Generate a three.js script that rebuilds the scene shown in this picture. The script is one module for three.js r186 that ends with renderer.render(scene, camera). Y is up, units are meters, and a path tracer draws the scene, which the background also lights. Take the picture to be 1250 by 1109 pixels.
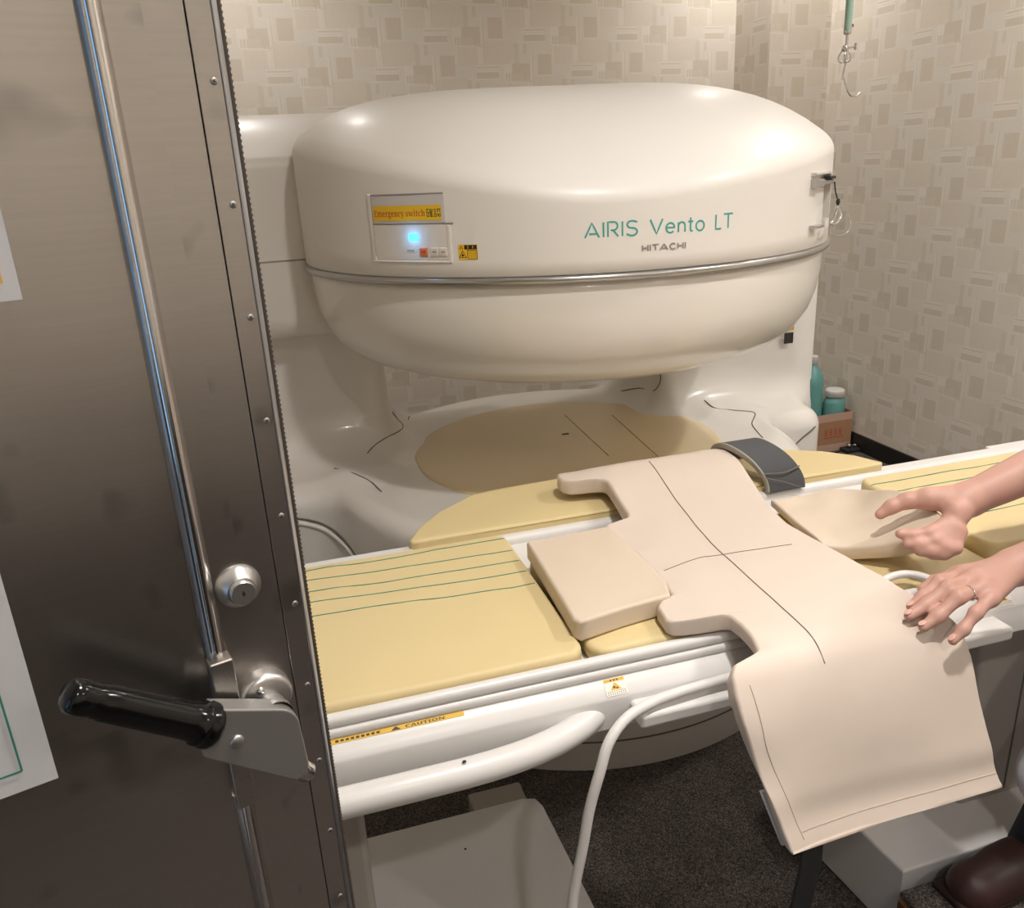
import * as THREE from 'three';
import { RoundedBoxGeometry } from 'three/addons/geometries/RoundedBoxGeometry.js';
import { mergeGeometries } from 'three/addons/utils/BufferGeometryUtils.js';
import { RectAreaLightUniformsLib } from 'three/addons/lights/RectAreaLightUniformsLib.js';

// ------------------------------------------------------------------ camera, renderer, exposure
const scene = new THREE.Scene();
const camera = new THREE.PerspectiveCamera(2 * Math.atan(554.5 / 1000) * 180 / Math.PI, 1250 / 1109, 0.02, 50);
camera.position.set(0, 1.45, 0);
camera.rotation.order = 'YXZ';
camera.rotation.set(-19.3 * Math.PI / 180, -15.5 * Math.PI / 180, -3.0 * Math.PI / 180);
scene.add(camera);
const renderer = new THREE.WebGLRenderer();
renderer.toneMapping = THREE.LinearToneMapping;
renderer.toneMappingExposure = 1.42;
renderer.shadowMap.enabled = true;
scene.background = new THREE.Color(0x000000);
RectAreaLightUniformsLib.init();

// ------------------------------------------------------------------ light settings
const WARM = [1.0, 0.95, 0.895];
const LAMP_CD = 6.2;                     // candela of each ceiling downlight
const CEIL = 2.75;
const DOWNLIGHTS = [[-0.05, -3.55, 0.36], [2.32, -3.65, 0.38], [2.38, -2.1, 0.58], [0.6, -0.5, 1.2], [2.15, -0.75, 1.25], [0.3, 0.9, 0.7], [1.9, 0.9, 0.65]];
const COOL = [0.34, 0.62, 1.0];

// ------------------------------------------------------------------ helpers
let seed = 12345;
const rnd = () => { seed = (seed * 1664525 + 1013904223) >>> 0; return seed / 4294967296; };
const V = (x, y, z) => new THREE.Vector3(x, y, z);
const lin = (r, g, b) => new THREE.Color().setRGB(r, g, b);
const mat = (c, roughness, extra = {}) => new THREE.MeshPhysicalMaterial({ color: c, roughness, ...extra });
const used = {};
function numbered(n) { if (!(n in used)) { used[n] = 0; return n; } used[n]++; return n + '_' + String(used[n]).padStart(3, '0'); }
function part(name, geo, m, parent, label) {
  const o = new THREE.Mesh(geo, m); o.name = name; o.castShadow = o.receiveShadow = true; parent.add(o);
  if (label) o.userData.label = label;
  return o;
}
function thing(name, label, category, pos = [0, 0, 0], group) {
  const g = new THREE.Group(); g.name = numbered(name); g.position.set(...pos); g.userData = { label, category };
  if (group) g.userData.group = group;
  scene.add(g); return g;
}
function single(name, label, category, geo, m, group) {
  const o = part(numbered(name), geo, m, scene); o.userData = { label, category }; if (group) o.userData.group = group; return o;
}
function structure(name, geo, m) { const o = part(name, geo, m, scene); o.userData.kind = 'structure'; return o; }
function at(geo, x, y, z, rx = 0, ry = 0, rz = 0) {
  geo.applyMatrix4(new THREE.Matrix4().compose(V(x, y, z), new THREE.Quaternion().setFromEuler(new THREE.Euler(rx, ry, rz)), V(1, 1, 1)));
  return geo;
}
// geometry given in world metres, hung below a group that stands at its own base
function local(geo, g) { geo.translate(-g.position.x, -g.position.y, -g.position.z); return geo; }
function span(x0, x1, y0, y1, z0, z1, r = 0.004, seg = 3) {
  const w = x1 - x0, h = y1 - y0, d = z1 - z0; r = Math.min(r, w / 2.01, h / 2.01, d / 2.01);
  return at(new RoundedBoxGeometry(w, h, d, seg, r), (x0 + x1) / 2, (y0 + y1) / 2, (z0 + z1) / 2);
}
function boxUV(geo) {                       // uv in metres from the dominant normal
  const p = geo.attributes.position, n = geo.attributes.normal, uv = new Float32Array(p.count * 2);
  for (let i = 0; i < p.count; i++) {
    const ax = Math.abs(n.getX(i)), ay = Math.abs(n.getY(i)), az = Math.abs(n.getZ(i));
    if (ax >= ay && ax >= az) { uv[2 * i] = p.getZ(i); uv[2 * i + 1] = p.getY(i); }
    else if (ay >= az) { uv[2 * i] = p.getX(i); uv[2 * i + 1] = p.getZ(i); }
    else { uv[2 * i] = p.getX(i); uv[2 * i + 1] = p.getY(i); }
  }
  geo.setAttribute('uv', new THREE.BufferAttribute(uv, 2)); return geo;
}
function box(x0, x1, y0, y1, z0, z1) { return boxUV(at(new THREE.BoxGeometry(x1 - x0, y1 - y0, z1 - z0), (x0 + x1) / 2, (y0 + y1) / 2, (z0 + z1) / 2)); }
function tube(pts, r, seg = 60, rad = 12, closed = false) {
  return new THREE.TubeGeometry(new THREE.CatmullRomCurve3(pts.map(p => V(...p)), closed, 'centripetal'), seg, r, rad, closed);
}
function lathe(pts, seg = 48) { return new THREE.LatheGeometry(pts.map(p => new THREE.Vector2(p[0], p[1])), seg); }
const crisp = (p, n) => creased(lathe(p, n));
function rod(a, b, r0, r1 = r0, rad = 24) {          // cylinder between two points
  const A = V(...a), B = V(...b), d = B.clone().sub(A), g = new THREE.CylinderGeometry(r1, r0, d.length(), rad, 1);
  const m = new THREE.Matrix4().compose(A.clone().add(B).multiplyScalar(0.5), new THREE.Quaternion().setFromUnitVectors(V(0, 1, 0), d.clone().normalize()), V(1, 1, 1));
  return g.applyMatrix4(m);
}
function along(geo, a, b) {                          // lathe built along +y from the origin, turned from a towards b
  const A = V(...a), d = V(...b).sub(A).normalize();
  return geo.applyMatrix4(new THREE.Matrix4().compose(A, new THREE.Quaternion().setFromUnitVectors(V(0, 1, 0), d), V(1, 1, 1)));
}
function meshOf(pos, idx, uv) {
  const g = new THREE.BufferGeometry(); g.setAttribute('position', new THREE.Float32BufferAttribute(pos, 3));
  if (uv) g.setAttribute('uv', new THREE.Float32BufferAttribute(uv, 2));
  g.setIndex(idx); g.computeVertexNormals(); return g;
}
const smooth = t => { t = Math.min(1, Math.max(0, t)); return t * t * (3 - 2 * t); };
function table(tab, x) {                             // piecewise linear with eased steps
  if (x <= tab[0][0]) return tab[0][1];
  for (let i = 1; i < tab.length; i++) if (x <= tab[i][0]) { const t = (x - tab[i - 1][0]) / (tab[i][0] - tab[i - 1][0]); return tab[i - 1][1] + (tab[i][1] - tab[i - 1][1]) * t; }
  return tab[tab.length - 1][1];
}
function spline(tab, x) {
  let i = 0; while (i < tab.length - 2 && x > tab[i + 1][0]) i++;
  const p = k => tab[Math.max(0, Math.min(tab.length - 1, k))], t = Math.min(1, Math.max(0, (x - p(i)[0]) / (p(i + 1)[0] - p(i)[0])));
  const m = k => { const a = p(k - 1), b = p(k + 1); return (b[1] - a[1]) / (b[0] - a[0] || 1); }, h = p(i + 1)[0] - p(i)[0];
  const t2 = t * t, t3 = t2 * t;
  return (2 * t3 - 3 * t2 + 1) * p(i)[1] + (t3 - 2 * t2 + t) * h * m(i) + (-2 * t3 + 3 * t2) * p(i + 1)[1] + (t3 - t2) * h * m(i + 1);
}
const H3 = (x, y, z) => { const s = Math.sin(x * 127.1 + y * 311.7 + z * 74.7) * 43758.5453; return s - Math.floor(s); };
function noise(x, y, z = 0) {
  const xi = Math.floor(x), yi = Math.floor(y), zi = Math.floor(z), u = smooth(x - xi), v = smooth(y - yi), w = smooth(z - zi);
  const L = (a, b, t) => a + (b - a) * t;
  return L(L(L(H3(xi, yi, zi), H3(xi + 1, yi, zi), u), L(H3(xi, yi + 1, zi), H3(xi + 1, yi + 1, zi), u), v),
    L(L(H3(xi, yi, zi + 1), H3(xi + 1, yi, zi + 1), u), L(H3(xi, yi + 1, zi + 1), H3(xi + 1, yi + 1, zi + 1), u), v), w) * 2 - 1;
}
// cushion with rounded edges over a convex outline [x, z]; rings shrink to the centroid
function cushion(outline, y0, y1, r, lump = 0.0015, f = 9) {
  const pts = []; const N = outline.length;
  for (let i = 0; i < N; i++) { const a = outline[i], b = outline[(i + 1) % N], L = Math.hypot(b[0] - a[0], b[1] - a[1]), k = Math.max(1, Math.round(L / 0.012)); for (let j = 0; j < k; j++) pts.push([a[0] + (b[0] - a[0]) * j / k, a[1] + (b[1] - a[1]) * j / k]); }
  let cx = 0, cz = 0; for (const p of pts) { cx += p[0]; cz += p[1]; } cx /= pts.length; cz /= pts.length;
  const n = pts.length, nrm = pts.map((p, i) => { const a = pts[(i + n - 2) % n], b = pts[(i + 2) % n]; let nx = b[1] - a[1], nz = -(b[0] - a[0]); const l = Math.hypot(nx, nz) || 1; nx /= l; nz /= l; if (nx * (p[0] - cx) + nz * (p[1] - cz) < 0) { nx = -nx; nz = -nz; } return [nx, nz]; });
  const pos = [], idx = []; const rings = [];
  const ring = (inset, y, k = 1, amp = 0) => { const st = pos.length / 3; for (let i = 0; i < n; i++) { let x = pts[i][0] - nrm[i][0] * inset, z = pts[i][1] - nrm[i][1] * inset; x = cx + (x - cx) * k; z = cz + (z - cz) * k; pos.push(x, y + amp * (noise(x * f, z * f, y1) + 0.4 * noise(x * f * 3, z * f * 3, 7)), z); } rings.push(st); };
  const h = Math.min(r, (y1 - y0) / 2);
  ring(0, y0, 0.02); ring(r, y0);
  for (let j = 1; j <= 4; j++) { const a = j / 4 * Math.PI / 2; ring(r * (1 - Math.sin(a)), y0 + h * (1 - Math.cos(a))); }
  for (let j = 0; j <= 4; j++) { const a = j / 4 * Math.PI / 2; ring(r * (1 - Math.cos(a)), y1 - h + h * Math.sin(a), 1, lump * 0.4 * j / 4); }
  for (let j = 1; j <= 16; j++) ring(r, y1 + lump * 0.8 * Math.sin(j / 16 * Math.PI / 2), Math.max(0.001, 1 - j / 16), lump);
  for (let q = 0; q < rings.length - 1; q++) for (let i = 0; i < n; i++) { const a = rings[q] + i, b = rings[q] + (i + 1) % n, c = rings[q + 1] + i, d = rings[q + 1] + (i + 1) % n; idx.push(a, c, b, b, c, d); }
  const g = meshOf(pos, idx); return orient(g);
}
function orient(g) {                                  // make the faces look outwards (signed volume > 0)
  const p = g.attributes.position, ix = g.index.array; let v = 0; const a = V(), b = V(), c = V();
  for (let i = 0; i < ix.length; i += 3) { a.fromBufferAttribute(p, ix[i]); b.fromBufferAttribute(p, ix[i + 1]); c.fromBufferAttribute(p, ix[i + 2]); v += a.dot(b.cross(c)); }
  if (v < 0) { for (let i = 0; i < ix.length; i += 3) { const t = ix[i]; ix[i] = ix[i + 1]; ix[i + 1] = t; } g.computeVertexNormals(); }
  return g;
}
function roundedRect(x0, x1, z0, z1, r = 0.012) {
  const o = []; for (const [cx, cz, a0] of [[x1 - r, z1 - r, 0], [x0 + r, z1 - r, 90], [x0 + r, z0 + r, 180], [x1 - r, z0 + r, 270]]) for (let j = 0; j <= 3; j++) { const a = (a0 + j * 30) * Math.PI / 180; o.push([cx + r * Math.cos(a), cz + r * Math.sin(a)]); }
  return o;
}
// loft of closed rings
function loft(rings, cap = true) {
  const n = rings[0].length, pos = [], idx = [];
  for (const r of rings) for (const p of r) pos.push(p[0], p[1], p[2]);
  for (let q = 0; q < rings.length - 1; q++) for (let i = 0; i < n; i++) { const a = q * n + i, b = q * n + (i + 1) % n; idx.push(a, a + n, b, b, a + n, b + n); }
  if (cap) for (const q of [0, rings.length - 1]) {
    const c = [0, 0, 0]; for (const p of rings[q]) { c[0] += p[0] / n; c[1] += p[1] / n; c[2] += p[2] / n; }
    const ci = pos.length / 3; pos.push(...c);
    for (let i = 0; i < n; i++) { const a = q * n + i, b = q * n + (i + 1) % n; if (q === 0) idx.push(ci, a, b); else idx.push(ci, b, a); }
  }
  return orient(meshOf(pos, idx));
}
// a padded sheet: rows of edge points A(s), B(s) and normal; rounded edges
function sheet(rows, thick, cols = 14, bump = null) {
  const rings = rows.map((w, k) => {
    const A = V(...w.a), B = V(...w.b), N = V(...w.n).normalize(), ring = [], t = (w.t ?? thick) / 2, L = A.distanceTo(B), e = Math.min(t * 0.42, L * 0.3);
    const add = (f, h, out) => { const p = A.clone().lerp(B, f); const d = B.clone().sub(A).normalize(); p.addScaledVector(d, out).addScaledVector(N, h - t); const q = bump ? bump(p, f, k, h) : 0; p.addScaledVector(N, q); ring.push([p.x, p.y, p.z]); };
    for (let i = 0; i <= cols; i++) add(e / L + (1 - 2 * e / L) * i / cols, t, 0);
    for (const a of [65, 35, 5]) add(1 - e / L, t - e + e * Math.sin(a * Math.PI / 180), e * Math.cos(a * Math.PI / 180));
    add(1 - e / L, 0, e * 1.15);
    for (const a of [-5, -35, -65]) add(1 - e / L, -t + e + e * Math.sin(a * Math.PI / 180), e * Math.cos(a * Math.PI / 180));
    for (let i = cols; i >= 0; i--) add(e / L + (1 - 2 * e / L) * i / cols, -t, 0);
    for (const a of [-65, -35, -5]) add(e / L, -t + e + e * Math.sin(a * Math.PI / 180), -e * Math.cos(a * Math.PI / 180));
    add(e / L, 0, -e * 1.15);
    for (const a of [5, 35, 65]) add(e / L, t - e + e * Math.sin(a * Math.PI / 180), -e * Math.cos(a * Math.PI / 180));
    return ring;
  });
  return loft(rings);
}
// naive surface nets on a signed distance function
function nets(f, lo, hi, h) {
  const nx = Math.ceil((hi[0] - lo[0]) / h) + 1, ny = Math.ceil((hi[1] - lo[1]) / h) + 1, nz = Math.ceil((hi[2] - lo[2]) / h) + 1;
  const val = new Float32Array(nx * ny * nz), id = new Int32Array(nx * ny * nz).fill(-1), K = (i, j, k) => i + nx * (j + ny * k);
  for (let k = 0; k < nz; k++) for (let j = 0; j < ny; j++) for (let i = 0; i < nx; i++) val[K(i, j, k)] = f(lo[0] + i * h, lo[1] + j * h, lo[2] + k * h);
  const pos = [], idx = [];
  const C = [[0, 0, 0], [1, 0, 0], [0, 1, 0], [1, 1, 0], [0, 0, 1], [1, 0, 1], [0, 1, 1], [1, 1, 1]], E = [[0, 1], [2, 3], [4, 5], [6, 7], [0, 2], [1, 3], [4, 6], [5, 7], [0, 4], [1, 5], [2, 6], [3, 7]];
  for (let k = 0; k < nz - 1; k++) for (let j = 0; j < ny - 1; j++) for (let i = 0; i < nx - 1; i++) {
    const v = C.map(c => val[K(i + c[0], j + c[1], k + c[2])]); let s = 0, x = 0, y = 0, z = 0;
    const m = v.reduce((a, q, n) => a | (q < 0 ? 1 << n : 0), 0); if (m === 0 || m === 255) continue;
    for (const [a, b] of E) if ((v[a] < 0) !== (v[b] < 0)) { const t = v[a] / (v[a] - v[b]); s++; x += C[a][0] + (C[b][0] - C[a][0]) * t; y += C[a][1] + (C[b][1] - C[a][1]) * t; z += C[a][2] + (C[b][2] - C[a][2]) * t; }
    id[K(i, j, k)] = pos.length / 3; pos.push(lo[0] + (i + x / s) * h, lo[1] + (j + y / s) * h, lo[2] + (k + z / s) * h);
  }
  const quad = (a, b, c, d, fl) => { if (a < 0 || b < 0 || c < 0 || d < 0) return; if (fl) idx.push(a, c, b, a, d, c); else idx.push(a, b, c, a, c, d); };
  for (let k = 1; k < nz - 1; k++) for (let j = 1; j < ny - 1; j++) for (let i = 1; i < nx - 1; i++) {
    const v0 = val[K(i, j, k)] < 0;
    if (v0 !== (val[K(i + 1, j, k)] < 0)) quad(id[K(i, j - 1, k - 1)], id[K(i, j, k - 1)], id[K(i, j, k)], id[K(i, j - 1, k)], !v0);
    if (v0 !== (val[K(i, j + 1, k)] < 0)) quad(id[K(i - 1, j, k - 1)], id[K(i - 1, j, k)], id[K(i, j, k)], id[K(i, j, k - 1)], !v0);
    if (v0 !== (val[K(i, j, k + 1)] < 0)) quad(id[K(i - 1, j - 1, k)], id[K(i, j - 1, k)], id[K(i, j, k)], id[K(i - 1, j, k)], !v0);
  }
  const g = new THREE.BufferGeometry(), P = new Float32Array(pos), Nn = new Float32Array(pos.length), e = h * 0.4;
  for (let i = 0; i < P.length; i += 3) {
    let x = P[i], y = P[i + 1], z = P[i + 2], gx, gy, gz;
    for (let it = 0; it < 2; it++) {
      gx = f(x + e, y, z) - f(x - e, y, z); gy = f(x, y + e, z) - f(x, y - e, z); gz = f(x, y, z + e) - f(x, y, z - e);
      const l = Math.hypot(gx, gy, gz) || 1; gx /= l; gy /= l; gz /= l;
      if (it === 0) { const d = Math.max(-h, Math.min(h, f(x, y, z))); x -= gx * d; y -= gy * d; z -= gz * d; }
    }
    P[i] = x; P[i + 1] = y; P[i + 2] = z; Nn[i] = gx; Nn[i + 1] = gy; Nn[i + 2] = gz;
  }
  g.setAttribute('position', new THREE.BufferAttribute(P, 3)); g.setAttribute('normal', new THREE.BufferAttribute(Nn, 3)); g.setIndex(idx);
  const N0 = g.attributes.normal.array.slice(); orient(g); g.setAttribute('normal', new THREE.BufferAttribute(N0, 3));
  return g;
}
const smin = (a, b, k) => { const h = Math.max(k - Math.abs(a - b), 0) / k; return Math.min(a, b) - h * h * k * 0.25; };
const rbox = (x, y, z, x0, x1, y0, y1, z0, z1, r) => { const qx = Math.abs(x - (x0 + x1) / 2) - (x1 - x0) / 2 + r, qy = Math.abs(y - (y0 + y1) / 2) - (y1 - y0) / 2 + r, qz = Math.abs(z - (z0 + z1) / 2) - (z1 - z0) / 2 + r; return Math.hypot(Math.max(qx, 0), Math.max(qy, 0), Math.max(qz, 0)) + Math.min(Math.max(qx, qy, qz), 0) - r; };
const rcyl = (x, y, z, cx, cz, R, y0, y1, r) => { const q = Math.hypot(x - cx, z - cz) - R + r, w = Math.abs(y - (y0 + y1) / 2) - (y1 - y0) / 2 + r; return Math.hypot(Math.max(q, 0), Math.max(w, 0)) + Math.min(Math.max(q, w), 0) - r; };
function capsule(x, y, z, a, b, ra, rb) { const bx = b[0] - a[0], by = b[1] - a[1], bz = b[2] - a[2], px = x - a[0], py = y - a[1], pz = z - a[2]; const t = Math.max(0, Math.min(1, (px * bx + py * by + pz * bz) / (bx * bx + by * by + bz * bz || 1))); return Math.hypot(px - bx * t, py - by * t, pz - bz * t) - (ra + (rb - ra) * t); }

// ------------------------------------------------------------------ textures
function canvasTex(w, h, draw, rep) {
  const c = document.createElement('canvas'); c.width = w; c.height = h; draw(c.getContext('2d'), w, h);
  const t = new THREE.CanvasTexture(c); t.colorSpace = THREE.SRGBColorSpace; t.magFilter = THREE.LinearFilter;
  if (rep) { t.wrapS = t.wrapT = THREE.RepeatWrapping; t.repeat.set(rep[0], rep[1]); } return t;
}
function dataTex(n, fn, rep, srgb = true) {
  const d = new Uint8Array(n * n * 4); for (let j = 0; j < n; j++) for (let i = 0; i < n; i++) { const c = fn(i, j); d.set([c[0], c[1], c[2], 255], 4 * (j * n + i)); }
  const t = new THREE.DataTexture(d, n, n); t.magFilter = THREE.LinearFilter; t.minFilter = THREE.LinearMipmapLinearFilter; t.generateMipmaps = true; t.wrapS = t.wrapT = THREE.RepeatWrapping; if (rep) t.repeat.set(rep, rep);
  if (srgb) t.colorSpace = THREE.SRGBColorSpace; t.needsUpdate = true; return t;
}
const cl = v => Math.max(0, Math.min(255, v));
const wallTex = canvasTex(1016, 720, (g, W, Hh) => {
  const S = 1.6; g.fillStyle = 'rgb(232,225,215)'; g.fillRect(0, 0, W, Hh);
  const R = (x, y, w, h, c) => { g.fillStyle = c; for (const [ox, oy] of [[0, 0], [-317.5, 225], [317.5, 225]]) for (const dx of [-635, 0, 635]) for (const dy of [-450, 0, 450]) g.fillRect((x + ox + dx) * S, (y + oy + dy) * S, w * S, h * S); };
  const mid = 'rgb(230,221,208)', dark = 'rgb(220,210,195)', dk2 = 'rgb(224,215,201)', lite = 'rgb(241,234,225)', lt2 = 'rgb(236,228,218)';
  R(500, 60, 190, 135, mid); R(335, 85, 130, 110, lt2); R(720, 320, 110, 100, lt2); R(980, 90, 125, 110, mid); R(860, 280, 200, 120, mid); R(640, 200, 55, 110, lt2);
  R(465, 247, 142, 36, dark); R(465, 212, 142, 8, dk2); for (const y of [203, 222, 237]) R(455, y, 152, 5, lite); R(412, 286, 200, 4, lite);
  R(700, 195, 115, 117, dark); R(716, 70, 30, 125, dk2); R(775, 76, 22, 60, dk2); R(870, 140, 92, 126, dark); R(970, 30, 120, 50, dk2);
  for (const x of [648, 664, 684]) R(x, 195, 4, 118, lite); R(822, 138, 5, 162, lite); R(836, 130, 4, 278, dk2); R(846, 140, 4, 130, lt2); R(1108, 84, 4, 116, dk2); R(480, 70, 4, 130, lite); R(700, 313, 115, 4, lite); R(870, 268, 92, 4, lt2); R(337, 80, 130, 4, lite);
  for (let i = 0; i < 9000; i++) { const x = rnd() * W, y = rnd() * Hh, l = 6 + rnd() * 30; g.fillStyle = rnd() < 0.5 ? 'rgba(255,248,235,0.045)' : 'rgba(90,75,55,0.04)'; g.fillRect(x, y, 1.2, l); }
}, [1 / 0.475, 1 / 0.315]);
const carpetTex = dataTex(512, (i, j) => { const a = noise(i / 2.1, j / 2.1, 1), b = noise(i / 4.5, j / 4.5, 4), c = noise(i / 60, j / 60, 9), s = rnd(); let v = 86 + a * 50 + b * 22 + c * 4; if (s > 0.90) v += 62; if (s < 0.14) v -= 34; return [cl(v * 1.0), cl(v * 0.925), cl(v * 0.885)]; }, 1 / 0.34);
const carpetBump = dataTex(512, (i, j) => { const v = 128 + 70 * noise(i / 2.3, j / 2.3, 2) + 50 * noise(i / 5, j / 5, 3); return [cl(v), cl(v), cl(v)]; }, 1 / 0.34, false);
const steelTex = dataTex(512, (i, j) => { let v = 186 + 2 * noise(i / 90, j / 2, 1) + 1.5 * noise(i / 30, j / 1.2, 2); const m = noise(i / 40, j / 40, 5) + 0.5 * noise(i / 17, j / 17, 6); if (m > 0.62) v -= (m - 0.62) * 50; return [cl(v), cl(v * 0.97), cl(v * 0.94)]; }, 1 / 0.45);
const steelRough = dataTex(512, (i, j) => { const v = 82 + 7 * noise(i / 70, j / 70, 8); return [cl(v), cl(v), cl(v)]; }, 1 / 0.45, false);
const vinylBump = dataTex(256, (i, j) => { const v = 128 + 60 * noise(i / 3, j / 3, 1) + 40 * noise(i / 7, j / 7, 2); return [cl(v), cl(v), cl(v)]; }, 1 / 0.12, false);

// ------------------------------------------------------------------ materials
const M = {
  wall: mat(0xffffff, 0.85, { map: wallTex }),
  ceiling: mat(lin(0.85, 0.84, 0.82), 0.9),
  carpet: mat(0xffffff, 0.97, { map: carpetTex, bumpMap: carpetBump, bumpScale: 0.004 }),
  skirting: mat(lin(0.012, 0.011, 0.011), 0.4),
  steel: mat(0xffffff, 1.0, { map: steelTex, roughnessMap: steelRough, metalness: 1.0 }),
  steelTrim: mat(lin(0.50, 0.51, 0.54), 0.32, { metalness: 1 }),
  chrome: mat(lin(0.70, 0.68, 0.66), 0.14, { metalness: 1 }),
  satin: mat(lin(0.56, 0.55, 0.54), 0.36, { metalness: 1 }),
  cast: mat(lin(0.36, 0.35, 0.34), 0.42, { metalness: 0.75 }),
  gasket: mat(lin(0.045, 0.035, 0.03), 0.7),
  blackGrip: mat(lin(0.004, 0.004, 0.004), 0.16, { specularIntensity: 0.8 }),
  shell: mat(lin(0.80, 0.765, 0.72), 0.46, { clearcoat: 0.16, clearcoatRoughness: 0.24 }),
  shellLow: mat(lin(0.83, 0.80, 0.755), 0.28, { clearcoat: 0.6, clearcoatRoughness: 0.08 }),
  silver: mat(lin(0.50, 0.49, 0.48), 0.28, { metalness: 0.9 }),
  panel: mat(lin(0.75, 0.70, 0.65), 0.4),
  panelGrey: mat(lin(0.62, 0.585, 0.57), 0.4),
  seam: mat(lin(0.16, 0.145, 0.13), 0.8),
  discYellow: mat(lin(0.86, 0.70, 0.43), 0.36, { clearcoat: 0.3, clearcoatRoughness: 0.2 }),
  yellow: mat(lin(0.68, 0.55, 0.29), 0.5, { bumpMap: vinylBump, bumpScale: 0.0004 }),
  green: mat(lin(0.03, 0.20, 0.14), 0.7),
  yellowSeam: mat(lin(0.42, 0.30, 0.10), 0.7),
  cream: mat(lin(0.655, 0.555, 0.475), 0.52, { bumpMap: vinylBump, bumpScale: 0.0004 }),
  creamPad: mat(lin(0.66, 0.55, 0.435), 0.52, { bumpMap: vinylBump, bumpScale: 0.0004 }),
  creamSeam: mat(lin(0.54, 0.45, 0.37), 0.7),
  thread: mat(lin(0.13, 0.11, 0.09), 0.8),
  white: mat(lin(0.72, 0.70, 0.68), 0.38, { clearcoat: 0.25, clearcoatRoughness: 0.25 }),
  tray: mat(lin(0.72, 0.71, 0.69), 0.45),
  plinth: mat(lin(0.42, 0.385, 0.345), 0.45),
  rubber: mat(lin(0.02, 0.02, 0.02), 0.75),
  felt: mat(lin(0.085, 0.085, 0.09), 0.95),
  feltEdge: mat(lin(0.35, 0.32, 0.27), 0.9),
  cable: mat(lin(0.74, 0.71, 0.69), 0.45),
  card: mat(lin(0.42, 0.24, 0.13), 0.85),
  skin: mat(lin(0.56, 0.315, 0.25), 0.5, { sheen: 0.15 }),
  clothWhite: mat(lin(0.74, 0.72, 0.74), 0.9),
  sock: mat(lin(0.012, 0.012, 0.016), 0.95),
  clog: mat(lin(0.045, 0.017, 0.015), 0.45),
  hair: mat(lin(0.02, 0.014, 0.01), 0.6),
};
for (const k of ['yellow', 'cream', 'creamPad']) { M[k].bumpMap = null; }

// ------------------------------------------------------------------ room
const XL = -0.95, XR = 2.75, ZB = -4.09, ZF = 1.45;
structure('floor', box(XL - 2.2, XR + 0.12, -0.1, 0, ZB - 0.12, ZF + 0.12), M.carpet);
structure('ceiling', box(XL - 2.2, XR + 0.12, CEIL, CEIL + 0.1, ZB - 0.12, ZF + 0.12), M.ceiling);
structure('wall_back', box(XL - 0.12, XR + 0.12, 0, CEIL, ZB - 0.12, ZB), M.wall);
structure('wall_right', box(XR, XR + 0.12, 0, CEIL, ZB, ZF), M.wall);
structure('wall_front', box(XL - 2.2, XR + 0.12, 0, CEIL, ZF, ZF + 0.12), M.wall);
structure('wall_left', mergeGeometries([box(XL - 0.12, XL, 0, CEIL, ZB, -0.36), box(XL - 0.12, XL, 2.12, CEIL, -0.36, 0.64), box(XL - 0.12, XL, 0, CEIL, 0.64, ZF)]), M.wall);
structure('wall_pillar', box(2.42, XR, 0, CEIL, ZB, -3.777), M.wall);
const corr = mat(lin(0.5, 0.5, 0.5), 0.85);
structure('wall_corridor_left', box(XL - 2.2, XL - 2.1, 0, CEIL, -1.7, ZF), corr);
structure('wall_corridor_back', box(XL - 2.1, XL - 0.12, 0, CEIL, -1.7, -1.6), corr);
structure('baseboard_right', span(XR - 0.012, XR, 0, 0.085, -3.777, ZF, 0.002), M.skirting);
structure('baseboard_back', span(XL, 2.42, 0, 0.085, ZB, ZB + 0.012, 0.002), M.skirting);
structure('baseboard_pillar', mergeGeometries([span(2.408, 2.42, 0, 0.085, ZB, -3.765, 0.002), span(2.42, XR - 0.012, 0, 0.085, -3.777, -3.765, 0.002)]), M.skirting);
structure('baseboard_left', span(XL, XL + 0.012, 0, 0.085, ZB + 0.012, -0.42, 0.002), M.skirting);
structure('baseboard_front', span(XL, XR - 0.012, 0, 0.085, ZF - 0.012, ZF, 0.002), M.skirting);

// ceiling downlights
const glow = mat(0x000000, 1, { emissive: lin(...WARM), emissiveIntensity: 18 });
DOWNLIGHTS.forEach(([x, z, k], i) => {
  const where = ['over the scanner arm', 'over the rear of the scanner', 'over the right shoulder of the scanner', 'over the left half of the table', 'over the right half of the table', 'behind the viewer on the left', 'behind the viewer on the right'][i];
  const t = thing('ceiling_light', 'round warm downlight set in the ceiling ' + where, 'light', [x, CEIL, z], 'ceiling downlights');
  part('trim_ring', lathe([[0.062, -0.001], [0.064, -0.006], [0.078, -0.005], [0.08, 0]], 40), M.white, t);
  part('diffuser', at(new THREE.CylinderGeometry(0.062, 0.062, 0.004, 40), 0, -0.002, 0), glow, t);
  const s = new THREE.SpotLight(lin(...WARM), LAMP_CD * k, 0, 1.35, 0.8, 2); s.position.set(x, CEIL - 0.012, z); s.target.position.set(x, 0, z);
  s.castShadow = true; s.shadow.radius = 3; s.shadow.mapSize.set(1024, 1024); s.name = 'downlight_lamp'; s.target.name = 'downlight_target'; scene.add(s); scene.add(s.target);
});
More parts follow.
